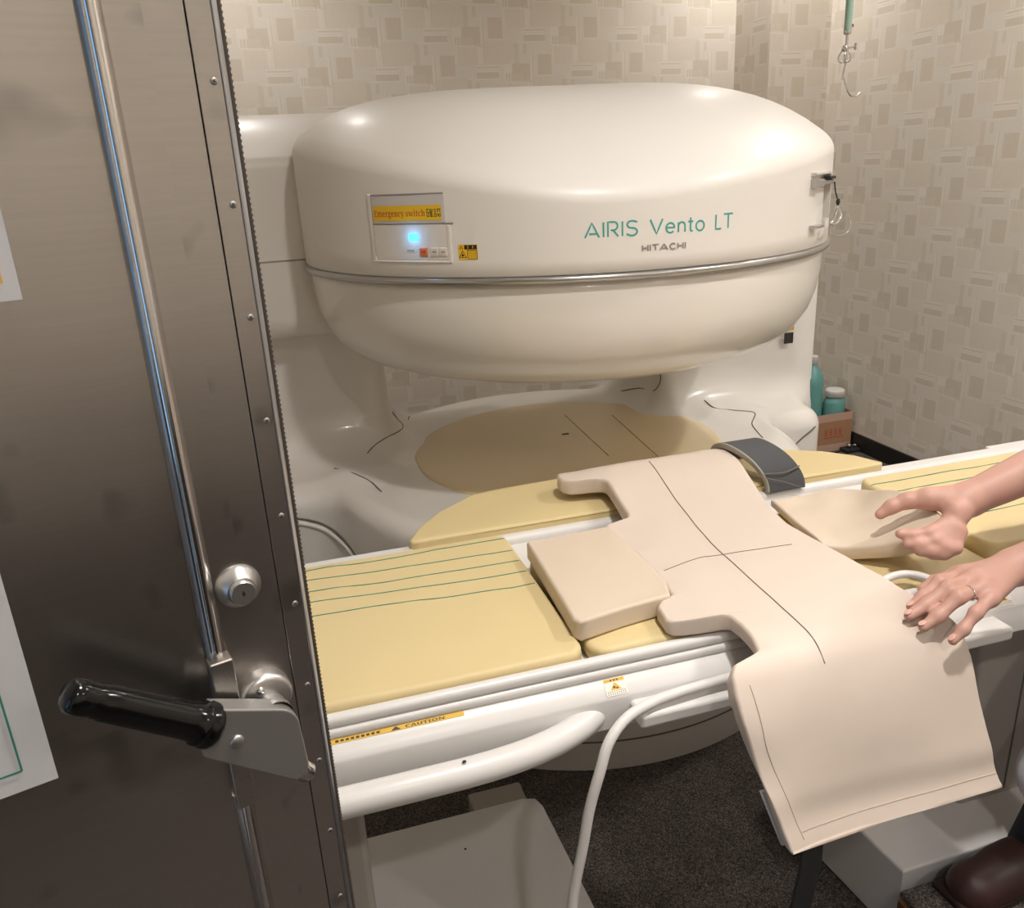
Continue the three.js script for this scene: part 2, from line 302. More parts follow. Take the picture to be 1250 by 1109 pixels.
// added cool panel, built as a frosted corridor window, for the rod's blue reflection
{
  const t = new THREE.Group(); t.name = 'added_window_1'; t.userData.kind = 'structure'; t.position.set(XL - 2.099, 0.25, 0.1); scene.add(t);
  part('window_frame', mergeGeometries([span(0, 0.04, 0, 0.05, -0.9, 0.9), span(0, 0.04, 2.0, 2.05, -0.9, 0.9), span(0, 0.04, 0.05, 2.0, -0.9, -0.85), span(0, 0.04, 0.05, 2.0, 0.85, 0.9), span(0, 0.04, 0.05, 2.0, -0.025, 0.025)]), M.white, t);
  for (const z of [-0.4375, 0.4375]) part('pane', span(0.01, 0.016, 0.05, 2.0, z - 0.4125, z + 0.4125, 0.001), mat(0x000000, 1, { emissive: lin(...COOL), emissiveIntensity: 0.55 }), t);
  const a = new THREE.RectAreaLight(lin(...COOL), 0.55, 1.7, 1.95); a.position.set(XL - 2.05, 1.275, 0.1); a.lookAt(XL, 1.275, 0.1); scene.add(a);
}
structure('floor_corridor', box(XL - 2.1, XL - 0.12, 0, 0.006, -1.6, ZF), mat(lin(0.5, 0.5, 0.5), 0.5));

// unseen dark cabinet added behind the viewer to darken the steel door's lower reflection
{
  const c = thing('added_dark_cabinet', 'unseen low dark brown cabinet added behind the viewer to darken the door reflection', 'cabinet', [0.35, 0, 1.18]);
  const m = mat(lin(0.035, 0.028, 0.025), 0.5);
  part('body', span(-1.25, 1.25, 0.02, 0.89, -0.22, 0.25, 0.004), m, c); part('worktop', span(-1.27, 1.27, 0.89, 0.92, -0.25, 0.255, 0.006), mat(lin(0.05, 0.04, 0.035), 0.4), c);
  for (let i = 0; i < 4; i++) { const x = -0.9375 + i * 0.625, d = part('cabinet_door', span(x - 0.305, x + 0.305, 0.05, 0.87, -0.24, -0.22, 0.004), m, c); part('handle', span(x + 0.2, x + 0.21, 0.6, 0.72, -0.262, -0.24, 0.003), M.satin, d); }
}

// ------------------------------------------------------------------ steel door, open towards the viewer
const TH = 16 * Math.PI / 180;
{
  const d = new THREE.Group(); d.name = 'door_1'; d.userData.kind = 'structure'; d.position.set(-0.051, 0, -0.581); d.rotation.y = TH; scene.add(d);
  part('door_panel', boxUV(span(-0.93, 0.0245, 0.02, 2.09, -0.055, 0, 0.0008, 1)), M.steel, d);
  part('edge_strip', boxUV(span(0.0250, 0.0405, 0.02, 2.09, -0.05, 0.0004, 0.0006, 1)), M.steel, d);
  part('edge_trim', loft([0.02, 2.09].map(y => [[0.0405, y, 0.0002], [0.0415, y, 0.0012], [0.0452, y, -0.003], [0.0455, y, -0.006], [0.0408, y, -0.006]])), M.steelTrim, d);
  const gk = part('gasket', boxUV(span(0.0405, 0.049, 0.02, 2.09, -0.02, -0.0062, 0.002, 2)), M.gasket, d);
  const cell = new THREE.BoxGeometry(0.0009, 0.0016, 0.012), cg = []; for (let y = 0.6; y < 1.75; y += 0.0036) cg.push(at(cell.clone(), 0.0488, y, -0.013));
  const fin = part('contact_fingers', mergeGeometries(cg), mat(lin(0.14, 0.10, 0.075), 0.5, { metalness: 0.6 }), gk); fin.userData.kind = 'stuff';
  // screws down the strip
  const sg = lathe([[0, 0.0006], [0.0012, 0.0005], [0.0021, 0.0002], [0.0024, -0.0003]], 16).rotateX(Math.PI / 2);
  const cross = mergeGeometries([new THREE.BoxGeometry(0.0024, 0.0005, 0.0004), new THREE.BoxGeometry(0.0005, 0.0024, 0.0004)]);
  for (let k = -9; k < 18; k++) { const y = 0.842 + 0.0742 * k; if (y < 0.05 || y > 2.06) continue; const s = part('screw', sg, M.cast, d); s.position.set(0.0352, y, 0.0007); const c = part('slot', cross, M.rubber, s); c.position.z = 0.0005; c.rotation.z = H3(k, 1, 2) * 1.5; }
  // espagnolette rods with their guides
  const rodG = (y0, y1) => creased(loft([y0, y1].map(y => [[-0.0365, y, 0], [-0.0362, y, 0.003], [-0.0328, y, 0.0072], [-0.0318, y, 0.0066], [-0.0310, y, 0.0074], [-0.0300, y, 0.0084], [-0.0285, y, 0.0088], [-0.0268, y, 0.0084], [-0.0252, y, 0.0072], [-0.0222, y, 0.003], [-0.0212, y, 0]])));
  part('locking_rod', rodG(1.108, 2.03), M.chrome, d, 'long upper polished locking rod'); part('locking_rod', rodG(0.08, 0.992), M.chrome, d, 'lower polished locking rod');
  part('rod_guide', span(-0.0365, -0.0195, 1.055, 1.119, 0, 0.0155, 0.0015), M.steel, d); part('rod_guide', span(-0.0355, -0.0205, 0.985, 1.03, 0, 0.0125, 0.0015), M.steel, d);
  // lock cylinder
  const lk = part('lock_cylinder', at(crisp([[0, 0.011], [0.0100, 0.011], [0.0105, 0.0112], [0.0155, 0.0045], [0.0166, 0.002], [0.0168, 0]], 48).rotateX(Math.PI / 2), -0.004, 1.1675, 0), M.satin, d);
  part('key_plug', at(crisp([[0, 0.0156], [0.0085, 0.0156], [0.0094, 0.0145], [0.0096, 0.010]], 40).rotateX(Math.PI / 2), -0.004, 1.1675, 0), M.satin, lk);
  part('key_slot', mergeGeometries([at(new THREE.BoxGeometry(0.0010, 0.0046, 0.0006), -0.004, 1.1675, 0.0157), at(new THREE.CylinderGeometry(0.0013, 0.0013, 0.0006, 12).rotateX(Math.PI / 2), -0.004, 1.1675, 0.0158)]), M.rubber, lk);
  // lever handle
  const hb = part('handle_rose', at(crisp([[0, 0.014], [0.0165, 0.014], [0.0192, 0.0125], [0.0205, 0.009], [0.0208, 0]], 48).rotateX(Math.PI / 2), 0.0005, 1.073, 0), M.satin, d);
  part('screw', at(lathe([[0, 0.0165], [0.0025, 0.016], [0.0033, 0.014]], 16).rotateX(Math.PI / 2), -0.004, 1.0835, 0), M.chrome, hb);
  part('spindle', at(lathe([[0.0125, 0.030], [0.0125, 0.024], [0.011, 0.022], [0.011, 0.012]], 32).rotateX(Math.PI / 2), 0.0015, 1.067, 0), M.satin, hb);
  const sh = new THREE.Shape(); sh.moveTo(-0.043, 1.0965); sh.lineTo(0.003, 1.0765); sh.quadraticCurveTo(0.0125, 1.072, 0.0142, 1.061); sh.lineTo(0.0162, 1.022); sh.quadraticCurveTo(0.0158, 1.0135, 0.006, 1.0125); sh.lineTo(-0.0535, 1.0625); sh.quadraticCurveTo(-0.060, 1.082, -0.043, 1.0965);
  const lv = part('lever', at(new THREE.ExtrudeGeometry(sh, { depth: 0.015, bevelEnabled: true, bevelSize: 0.0012, bevelThickness: 0.0012, bevelSegments: 2, curveSegments: 10 }), 0, 0, 0.022), M.cast, d);
  part('rivet', at(lathe([[0, 0.003], [0.0042, 0.0026], [0.0052, 0.001], [0.0053, 0]], 28).rotateX(Math.PI / 2), -0.031, 1.0655, 0.0382), M.satin, lv);
  part('lever_stub', at(crisp([[0, 0.016], [0.0068, 0.016], [0.0082, 0.014], [0.0082, 0]], 28), 0.0095, 1.0175, 0.029, 0.15, 0, -2.55), M.chrome, lv);
  const a = [-0.047, 1.0835, 0.0325], b = [-0.1325, 1.1560, 0.046];
  part('grip', along(lathe([[0, -0.004], [0.0150, -0.004], [0.0165, -0.0015], [0.0168, 0.002], [0.0150, 0.0045], [0.0160, 0.006], [0.0158, 0.009], [0.0138, 0.011], [0.0132, 0.02], [0.0124, 0.07], [0.0121, 0.080], [0.0110, 0.082], [0.0116, 0.0845], [0.0108, 0.087], [0.0114, 0.090], [0.0118, 0.097], [0.0108, 0.102], [0.008, 0.105], [0, 0.1058]], 40), a, b), M.blackGrip, lv, 'glossy black hand grip');
}
// papers on the door
{
  const place = (o) => { o.position.set(-0.051, 0, -0.581); o.rotation.y = TH; };
  const paper = lin(0.62, 0.62, 0.64);
  const mk = (u0, u1, y0, y1) => { const g = new THREE.PlaneGeometry(u1 - u0, y1 - y0, 8, 8), p = g.attributes.position; for (let i = 0; i < p.count; i++) p.setZ(i, 0.0006 + 0.0005 * (1 + noise(p.getX(i) * 20, p.getY(i) * 20))); return at(g, (u0 + u1) / 2, (y0 + y1) / 2, 0); };
  const up = thing('paper_notice', 'white paper notice with a yellow block taped high on the steel door', 'paper'); place(up);
  part('sheet', mk(-0.306, -0.096, 1.39, 1.687), mat(paper, 0.8), up); part('print', at(new THREE.BoxGeometry(0.15, 0.016, 0.0003), -0.179, 1.4085, 0.0018), mat(lin(0.75, 0.42, 0.06), 0.7), up, 'yellow printed bar');
  const lo = thing('paper_notice', 'white paper notice with a green border line low on the steel door', 'paper'); place(lo);
  part('sheet', mk(-0.355, -0.1448, 1.064, 1.361), mat(paper, 0.8), lo);
  const gr = mat(lin(0.03, 0.22, 0.16), 0.7);
  part('print', mergeGeometries([at(new THREE.BoxGeometry(0.0013, 0.257, 0.0003), -0.1638, 1.2085, 0.0018), at(new THREE.BoxGeometry(0.172, 0.0013, 0.0003), -0.2498, 1.08, 0.0018), at(new THREE.BoxGeometry(0.172, 0.0013, 0.0003), -0.2498, 1.337, 0.0018), at(new THREE.BoxGeometry(0.0013, 0.257, 0.0003), -0.336, 1.2085, 0.0018)]), gr, lo, 'green printed frame');
}

// ------------------------------------------------------------------ scanner
const CX = 0.804, CZ = -2.261, RG = 0.709;
const scanner = thing('mri_scanner', 'large cream open scanner with round upper housing, teal lettering and silver band', 'scanner', [CX, 0, CZ]);
const cylP = (deg, y, r = RG) => [CX + r * Math.sin(deg * Math.PI / 180), y, CZ + r * Math.cos(deg * Math.PI / 180)];
const RIM = [[-190, 1.575], [-120, 1.55], [-90, 1.527], [-65, 1.492], [-45, 1.452], [-20, 1.400], [-8, 1.394], [3, 1.402], [20, 1.426], [40, 1.456], [70, 1.488], [110, 1.54], [170, 1.575]];
{
  // upper housing: vertical wall up to a rim that dips at the front, then a dome
  const N = 200, rows = [];
  for (let i = 0; i < N; i++) {
    let a = i / N * 360 - 190 + 0; const yr = spline(RIM, Math.max(-190, Math.min(170, a))), yt = 1.637, p = 3.1 + Math.max(0, (yr - 1.39) / 0.1) * (0.9 + 1.3 * smooth((-30 - a) / 50) * smooth((a + 185) / 50)), row = [];
    const dome = r => yt - (yt - yr) * Math.pow(r / RG, p);
    row.push([RG - 0.02, 1.236]); row.push([RG, 1.238]); for (let j = 1; j <= 5; j++) row.push([RG, 1.238 + (yr - 0.022 - 1.238) * j / 5]);
    const A = [RG, yr - 0.022], Bc = [RG, yr + 0.001], Cc = [RG - 0.026, dome(RG - 0.026)];
    for (let j = 1; j <= 6; j++) { const t = j / 6; row.push([(1 - t) * (1 - t) * A[0] + 2 * t * (1 - t) * Bc[0] + t * t * Cc[0], (1 - t) * (1 - t) * A[1] + 2 * t * (1 - t) * Bc[1] + t * t * Cc[1]]); }
    for (let j = 1; j <= 16; j++) { const r = (RG - 0.026) * (1 - j / 16) + 0.0005; row.push([r, dome(r)]); }
    rows.push(row.map(q => cylP(a, q[1], q[0])));
  }
  const n = rows[0].length, pos = [], idx = []; for (const r of rows) for (const q of r) pos.push(...q);
  for (let i = 0; i < N; i++) for (let j = 0; j < n - 1; j++) { const a = i * n + j, b = ((i + 1) % N) * n + j; idx.push(a, b, a + 1, b, b + 1, a + 1); }
  const up = part('upper_housing', local(meshOf(pos, idx), scanner), M.shell, scanner);
  const low = lathe([[0, 0.951], [0.36, 0.952], [0.47, 0.958], [0.545, 0.971], [0.605, 0.994], [0.647, 1.027], [0.674, 1.068], [0.690, 1.115], [0.697, 1.165], [0.699, 1.20], [0.699, 1.236], [0.60, 1.236]], 160);
  part('lower_housing', at(low, 0, 0, 0), M.shellLow, scanner);
  // silver band round the front three quarters
  const band = []; for (let a = -96; a <= 120; a += 3) { const ring = []; for (const [r, y] of [[0.690, 1.220], [0.712, 1.2205], [0.7165, 1.2255], [0.7165, 1.232], [0.7125, 1.2365], [0.690, 1.237]]) ring.push(cylP(a, y, r)); band.push(ring); }
  part('silver_band', local(loft(band), scanner), M.silver, scanner);
  // arm to the left column
  const prof = []; const arc = (cz, cy, r, a0, a1) => { for (let j = 0; j <= 6; j++) { const a = (a0 + (a1 - a0) * j / 6) * Math.PI / 180; prof.push([cz + r * Math.cos(a), cy + r * Math.sin(a)]); } };
  arc(-2.36, 1.095, 0.065, -90, 0); arc(-2.33, 1.475, 0.035, 0, 62); prof.push([-2.38, 1.545], [-2.47, 1.60], [-2.58, 1.622], [-2.95, 1.622], [-2.95, 1.03]);
  const up0 = loft([-0.72, 0.55].map(x => prof.map(q => [x, q[1], q[0]])));
  const arm = part('side_arm', local(up0.toNonIndexed(), scanner), M.shell, scanner); arm.geometry = creased(arm.geometry);
  part('arm_groove', local(span(-0.72, 0.12, 1.243, 1.2475, -2.3, -2.2938, 0.001), scanner), mat(lin(0.34, 0.31, 0.28), 0.5), arm);
}
function creased(g) { g = g.index ? g.toNonIndexed() : g; g.computeVertexNormals(); const p = g.attributes.position, n = g.attributes.normal, map = new Map(); const key = i => Math.round(p.getX(i) * 5e3) + ',' + Math.round(p.getY(i) * 5e3) + ',' + Math.round(p.getZ(i) * 5e3); for (let i = 0; i < p.count; i++) { const k = key(i); if (!map.has(k)) map.set(k, []); map.get(k).push([n.getX(i), n.getY(i), n.getZ(i)]); } const out = new Float32Array(p.count * 3); for (let i = 0; i < p.count; i++) { const a = [n.getX(i), n.getY(i), n.getZ(i)]; let s = [0, 0, 0]; for (const b of map.get(key(i))) if (a[0] * b[0] + a[1] * b[1] + a[2] * b[2] > 0.75) { s[0] += b[0]; s[1] += b[1]; s[2] += b[2]; } const l = Math.hypot(...s) || 1; out.set([s[0] / l, s[1] / l, s[2] / l], i * 3); } g.setAttribute('normal', new THREE.BufferAttribute(out, 3)); return g; }
// lower body: round base, two columns and their feet, blended
const baseF = (x, y, z) => {
  let d = rcyl(x, y, z, CX, CZ, 0.705, -0.1, 0.632, 0.05);
  const ll = rbox(x, y, z, -0.75, 0.30, -0.1, 0.632, -2.95, -2.20, 0.07), rl = rbox(x, y, z, 1.32, 1.745, -0.1, 0.632, -2.95, -2.26, 0.07);
  d = smin(d, ll, 0.10); d = smin(d, rl, 0.10);
  const lc = rbox(x, y, z, -0.75, 0.305, 0.4, 1.25, -2.93, -2.43, 0.10), rc = rbox(x, y, z, 1.205, 1.835, 0.4, 1.28, -2.93, -2.44, 0.06);
  d = smin(d, lc, 0.16); d = smin(d, rc, 0.12);
  return Math.max(d, -0.02 - y);
};
const base = part('base_body', local(nets(baseF, [-0.80, -0.04, -3.02], [1.80, 1.30, -1.50], 0.0155), scanner), M.shellLow, scanner);
const snap = p => { let [x, y, z] = p; for (let i = 0; i < 8; i++) { const e = 0.004, d = baseF(x, y, z); let gx = baseF(x + e, y, z) - baseF(x - e, y, z), gy = baseF(x, y + e, z) - baseF(x, y - e, z), gz = baseF(x, y, z + e) - baseF(x, y, z - e); const l = Math.hypot(gx, gy, gz) || 1; x -= d * gx / l; y -= d * gy / l; z -= d * gz / l; } return [x, y, z]; };
{
  part('pole_disc', at(lathe([[0, 0.639], [0.44, 0.639], [0.462, 0.6385], [0.468, 0.636], [0.47, 0.62]], 96), 0, 0, 0), M.discYellow, scanner, 'round yellow cover on the lower pole');
  const ds = (a, b) => rod([a[0] - CX, 0.6392, a[1] - CZ], [b[0] - CX, 0.6392, b[1] - CZ], 0.0016, 0.0016, 6), fold = mat(lin(0.55, 0.38, 0.18), 0.6);
  part('disc_seam', ds([0.90, -2.54], [0.875, -2.10]), fold, scanner); part('disc_seam', ds([1.045, -2.47], [1.0, -2.02]), fold, scanner);
  part('disc_slot', at(new RoundedBoxGeometry(0.022, 0.002, 0.010, 2, 0.001), 0.829 - CX, 0.640, -2.343 - CZ), M.seam, scanner);
}
// lettering and small fittings on the curved front
{ const ring = []; for (let a = -88; a <= 88; a += 4) ring.push(cylP(a, 0.085, 0.7055)); part('skirt_joint', local(tube(ring, 0.0022, 90, 8), scanner), M.seam, base);
  const arch = [[-0.30, 0.30], [-0.27, 0.42], [-0.20, 0.515], [-0.13, 0.552], [-0.05, 0.557, -2.2], [0.004, 0.543, -2.2], [0.057, 0.518, -2.189], [0.104, 0.475, -2.14], [0.126, 0.442, -2.067], [0.135, 0.38, -2.03], [0.135, 0.1, -2.03]];
  part('arch_joint', local(tube(arch.map(p => snap([p[0], p[1], p[2] ?? -2.19])), 0.0035, 80, 8), scanner), M.seam, base); part('arch_rim', local(tube(arch.map(p => snap([-0.08 + (p[0] + 0.08) * 0.95, p[1] - 0.013, p[2] ?? -2.19])), 0.007, 80, 10), scanner), M.shellLow, base); }
function curved(a0, a1, y0, y1, r, nx = 24) { const pos = [], uv = [], idx = []; for (let j = 0; j <= 1; j++) for (let i = 0; i <= nx; i++) { const a = a0 + (a1 - a0) * i / nx; pos.push(...cylP(a, y0 + (y1 - y0) * j, r)); uv.push(i / nx, j); } for (let i = 0; i < nx; i++) idx.push(i, i + 1, i + nx + 1, i + 1, i + nx + 2, i + nx + 1); return meshOf(pos, idx, uv); }
function curvedBox(a0, a1, y0, y1, r0, r1, nx = 10) { const rings = []; for (let i = 0; i <= nx; i++) { const a = a0 + (a1 - a0) * i / nx, b = Math.min(0.0015, (r1 - r0) * 0.4); rings.push([[r0, y0], [r1 - b, y0], [r1, y0 + b], [r1, y1 - b], [r1 - b, y1], [r0, y1]].map(q => cylP(a, q[1], q[0]))); } return creased(loft(rings)); }
const LET = { };
{
  // thin stroked letters "AIRIS Vento LT" on a grid of strokes, swept round the housing
  const teal = mat(lin(0.06, 0.36, 0.32), 0.45);
  const arcs = (cx, cy, rx, ry, a0, a1, n = 14) => { const o = []; for (let i = 0; i <= n; i++) { const a = (a0 + (a1 - a0) * i / n) * Math.PI / 180; o.push([cx + rx * Math.cos(a), cy + ry * Math.sin(a)]); } return o; };
  const G = {
    A: [1.05, [[[0, 0], [0.5, 1], [1.0, 0]], [[0.30, 0.26], [0.80, 0.26]]]], I: [0.12, [[[0.06, 0], [0.06, 1]]]],
    R: [0.82, [[[0.05, 0], [0.05, 1], [0.45, 1], ...arcs(0.45, 0.72, 0.28, 0.28, 90, -90), [0.25, 0.44]], [[0.42, 0.44], [0.78, 0]]]],
    S: [0.86, [[[0.80, 0.90], ...arcs(0.42, 0.76, 0.34, 0.24, 70, 270), ...arcs(0.42, 0.26, 0.38, 0.26, 90, -110), [0.03, 0.12]]]],
    V: [0.95, [[[0, 1], [0.46, 0], [0.92, 1]]]],
    e: [0.72, [[[0.04, 0.36], [0.68, 0.36], ...arcs(0.36, 0.34, 0.32, 0.34, 5, 315)]]],
    n: [0.64, [[[0.06, 0], [0.06, 0.68]], [[0.06, 0.40], ...arcs(0.32, 0.42, 0.26, 0.26, 170, 0), [0.58, 0]]]],
    t: [0.40, [[[0.18, 0.95], [0.18, 0.1], [0.24, 0.02], [0.36, 0.02]], [[0, 0.68], [0.38, 0.68]]]],
    o: [0.74, [[...arcs(0.36, 0.34, 0.33, 0.34, 0, 360, 24)]]], L: [0.55, [[[0.05, 1], [0.05, 0], [0.52, 0]]]], T: [0.80, [[[0, 1], [0.80, 1]], [[0.40, 1], [0.40, 0]]]],
    H: [0.8, [[[0.05, 0], [0.05, 1]], [[0.75, 0], [0.75, 1]], [[0.05, 0.5], [0.75, 0.5]]]], C: [0.85, [[...arcs(0.45, 0.5, 0.4, 0.5, 45, 315)]]], ' ': [0.5, []],
  };
  function word(txt, a0, a1, y0, h, w, m, name, depth) {
    let adv = 0; const gap = 0.20; for (const ch of txt) adv += G[ch][0] + gap; adv -= gap;
    let x = 0; for (const ch of txt) {
      const gs = [];
      for (const st of G[ch][1]) {
        const dense = []; for (let i = 0; i < st.length - 1; i++) for (let k = 0; k < 3; k++) dense.push([st[i][0] + (st[i + 1][0] - st[i][0]) * k / 3, st[i][1] + (st[i + 1][1] - st[i][1]) * k / 3]); dense.push(st[st.length - 1]);
        const P = dense.map(q => [a0 + (a1 - a0) * (x + q[0]) / adv, y0 + q[1] * h]); const sc = RG * Math.PI / 180, rings = [];
        for (let i = 0; i < P.length; i++) { const A = P[Math.max(0, i - 1)], B = P[Math.min(P.length - 1, i + 1)]; let tx = (B[0] - A[0]) * sc, ty = B[1] - A[1]; const l = Math.hypot(tx, ty) || 1; tx /= l; ty /= l; const nx = -ty * w / 2 / sc, ny = tx * w / 2; rings.push([[1, RG - 0.001], [1, RG + depth], [-1, RG + depth], [-1, RG - 0.001]].map(q => cylP(P[i][0] + nx * q[0], P[i][1] + ny * q[0], q[1]))); }
        gs.push(creased(loft(rings)));
      }
      if (gs.length) part(name, local(mergeGeometries(gs), scanner), m, scanner, 'letter ' + ch + (name === 'letter' ? ' in teal' : ' in raised grey'));
      x += G[ch][0] + gap;
    }
  }
  word('AIRIS Vento LT', -15.7, 10.6, 1.3085, 0.0285, 0.0034, teal, 'letter', 0.0006);
  word('HITACHI', -6.3, 1.4, 1.2765, 0.0112, 0.0026, mat(lin(0.30, 0.27, 0.25), 0.4), 'small_letter', 0.0015);
  // control panel
  const cp = part('control_panel', local(curvedBox(-54.2, -38.6, 1.273, 1.347, RG - 0.004, RG + 0.0016), scanner), M.panel, scanner);
  part('panel_recess', local(curvedBox(-54.2, -38.9, 1.3485, 1.407, RG - 0.004, RG + 0.0014), scanner), M.panelGrey, cp, 'grey recess above the buttons');
  part('panel_frame', local(mergeGeometries([curvedBox(-54.9, -54.2, 1.272, 1.41, RG - 0.003, RG + 0.003), curvedBox(-54.9, -38.2, 1.268, 1.273, RG - 0.003, RG + 0.003), curvedBox(-38.6, -38.1, 1.268, 1.345, RG - 0.003, RG + 0.003)]), scanner), M.shell, cp);
  part('panel_line', local(mergeGeometries([curvedBox(-54.3, -37.5, 1.3462, 1.3490, RG - 0.003, RG + 0.0024), curvedBox(-54.3, -39.0, 1.405, 1.409, RG - 0.003, RG + 0.0022), curvedBox(-54.35, -54.1, 1.28, 1.407, RG - 0.003, RG + 0.0026)]), scanner), mat(lin(0.30, 0.27, 0.25), 0.6), cp);
  const strip = canvasTex(768, 160, (g, W, Hh) => {
    g.fillStyle = 'rgb(236,192,40)'; g.fillRect(0, 0, W, Hh); g.fillStyle = 'rgb(196,70,28)'; g.font = 'bold 92px serif'; g.textBaseline = 'middle'; g.save(); g.translate(14, Hh / 2 + 4); const w = g.measureText('Emergency switch').width; g.scale(590 / w, 1); g.fillText('Emergency switch', 0, 0); g.restore();
    g.strokeStyle = 'rgb(40,50,20)'; g.lineWidth = 7; const L = (x, y, ps) => { for (const p of ps) { g.beginPath(); g.moveTo(x + p[0], y + p[1]); for (let i = 2; i < p.length; i += 2) g.lineTo(x + p[i], y + p[i + 1]); g.stroke(); } };
    L(616, 36, [[2, 8, 30, 8], [16, 8, 4, 38], [8, 36, 8, 84, 28, 84, 28, 42, 10, 42], [36, 14, 68, 14], [36, 14, 36, 24], [68, 14, 68, 24], [48, 4, 48, 14], [44, 24, 36, 44], [44, 34, 44, 86], [44, 34, 68, 34], [44, 52, 66, 52], [44, 68, 66, 68], [44, 86, 70, 86], [56, 24, 56, 86]]);
    L(692, 36, [[2, 10, 28, 10], [6, 24, 26, 24], [4, 38, 28, 38], [6, 52, 26, 52], [6, 64, 26, 64, 26, 86, 6, 86, 6, 64], [36, 8, 66, 8, 62, 42], [50, 8, 36, 42], [38, 20, 48, 28], [42, 56, 38, 78], [50, 52, 50, 84, 64, 84, 66, 74], [58, 58, 60, 64], [68, 58, 70, 70]]);
  });
  part('label_strip', local(curved(-53.9, -39.5, 1.3545, 1.385, RG + 0.0022), scanner), mat(0xffffff, 0.5, { map: strip }), cp, 'yellow strip reading Emergency switch');
  part('indicator', local(curvedBox(-46.3, -44.3, 1.3125, 1.3285, RG - 0.002, RG + 0.003), scanner), mat(lin(0.05, 0.3, 0.6), 0.3, { emissive: lin(0.08, 0.55, 1.0), emissiveIntensity: 1.3 }), cp, 'lit blue square lamp');
  const il = new THREE.PointLight(lin(0.15, 0.5, 1.0), 0.003, 0, 2); il.position.set(...cylP(-45.3, 1.3205, RG + 0.012)); il.castShadow = true; scene.add(il);
  const btn = (a0, a1, m, lb, word2) => {
    const b = part('push_button', local(curvedBox(a0, a1, 1.2815, 1.2995, RG - 0.002, RG + 0.004, 4), scanner), m, cp, lb);
    const tx = canvasTex(96, 48, (g, W, Hh) => { g.fillStyle = m === bo ? 'rgb(214,110,70)' : 'rgb(222,212,198)'; g.fillRect(0, 0, W, Hh); g.fillStyle = m === bo ? 'rgb(150,50,30)' : 'rgb(120,110,100)'; g.fillRect(14, 16, 18, 14); g.fillRect(38, 16, 14, 14); g.fillRect(58, 16, 24, 14); });
    part('button_mark', local(curved(a0 + 0.2, a1 - 0.2, 1.2855, 1.2955, RG + 0.0046, 4), scanner), mat(0xffffff, 0.5, { map: tx }), b);
  };
  const bo = mat(lin(0.68, 0.22, 0.09), 0.45); btn(-44.15, -42.65, bo, 'orange push button'); btn(-41.95, -40.6, M.panel, 'white push button'); btn(-40.3, -38.95, M.panel, 'white push button beside the frame');
  const nm = canvasTex(96, 40, (g, W, Hh) => { g.fillStyle = 'rgb(216,206,192)'; g.fillRect(0, 0, W, Hh); g.fillStyle = 'rgb(110,100,100)'; for (let i = 0; i < 6; i++) g.fillRect(8 + i * 14, 12, 9, 16); });
  part('panel_caption', local(curved(-46.9, -45.3, 1.290, 1.2965, RG + 0.0024, 4), scanner), mat(0xffffff, 0.5, { map: nm }), cp);
  const warn = canvasTex(256, 192, (g, W, Hh) => {
    g.fillStyle = 'rgb(238,190,40)'; g.fillRect(0, 0, W, Hh); g.fillStyle = 'rgb(25,20,15)'; g.fillRect(82, 6, 168, 56); g.fillStyle = 'rgb(238,190,40)'; for (const x of [120, 185]) { g.fillRect(x, 18, 22, 4); g.fillRect(x, 32, 22, 4); g.fillRect(x + 9, 16, 4, 30); g.fillRect(x, 44, 22, 4); }
    const tri = (x, y, s) => { g.beginPath(); g.moveTo(x, y); g.lineTo(x + s / 2, y + s * 0.9); g.lineTo(x - s / 2, y + s * 0.9); g.closePath(); g.stroke(); };
    g.strokeStyle = 'rgb(25,20,15)'; g.lineWidth = 6; tri(40, 12, 46); g.fillStyle = 'rgb(25,20,15)'; g.fillRect(38, 28, 5, 14); g.lineWidth = 8; tri(56, 80, 96); g.beginPath(); g.arc(56, 138, 16, 0, 7); g.fill(); g.fillRect(52, 112, 8, 40); g.fillRect(118, 72, 6, 112); g.strokeRect(122, 72, 126, 112); for (let i = 0; i < 4; i++) for (let k = 0; k < 4; k++) g.fillRect(136 + k * 27, 88 + i * 23, 18, 7);
  });
  part('warning_label', local(curved(-36.9, -33.5, 1.2745, 1.3045, RG + 0.0008, 6), scanner), mat(0xffffff, 0.5, { map: warn }), scanner, 'yellow and black warning label on the housing');
  // labels on the right column
  const lab = (y0, y1, tx, lb) => { const g = new THREE.PlaneGeometry(0.036, y1 - y0); at(g, 1.68, (y0 + y1) / 2, -2.418); part('warning_label', local(g, scanner), mat(0xffffff, 0.5, { map: tx }), scanner, lb); };
  lab(0.873, 0.902, warn, 'yellow warning label on the right column');
  lab(0.828, 0.866, canvasTex(64, 64, (g, W, Hh) => { g.fillStyle = 'rgb(38,34,32)'; g.fillRect(0, 0, W, Hh); g.fillStyle = 'rgb(70,64,60)'; for (let i = 0; i < 5; i++) g.fillRect(8, 8 + i * 11, 44, 4); }), 'black label on the right column');
  // clear holder with cord on the right of the housing
  const hd = part('holder_frame', local(mergeGeometries([curvedBox(33, 42, 1.398, 1.404, RG - 0.003, RG + 0.012, 5), curvedBox(41.2, 42, 1.30, 1.40, RG - 0.003, RG + 0.014, 2)]), scanner), mat(lin(0.55, 0.52, 0.47), 0.3), scanner, 'grey plastic holder frame');
  part('holder_clip', local(mergeGeometries([curvedBox(33, 35.5, 1.372, 1.39, RG, RG + 0.02, 3), curvedBox(35.5, 42.5, 1.376, 1.386, RG + 0.008, RG + 0.018, 4)]), scanner), M.silver, hd); part('holder_peg', local(curvedBox(33.5, 37, 1.283, 1.289, RG, RG + 0.02, 3), scanner), M.silver, hd);
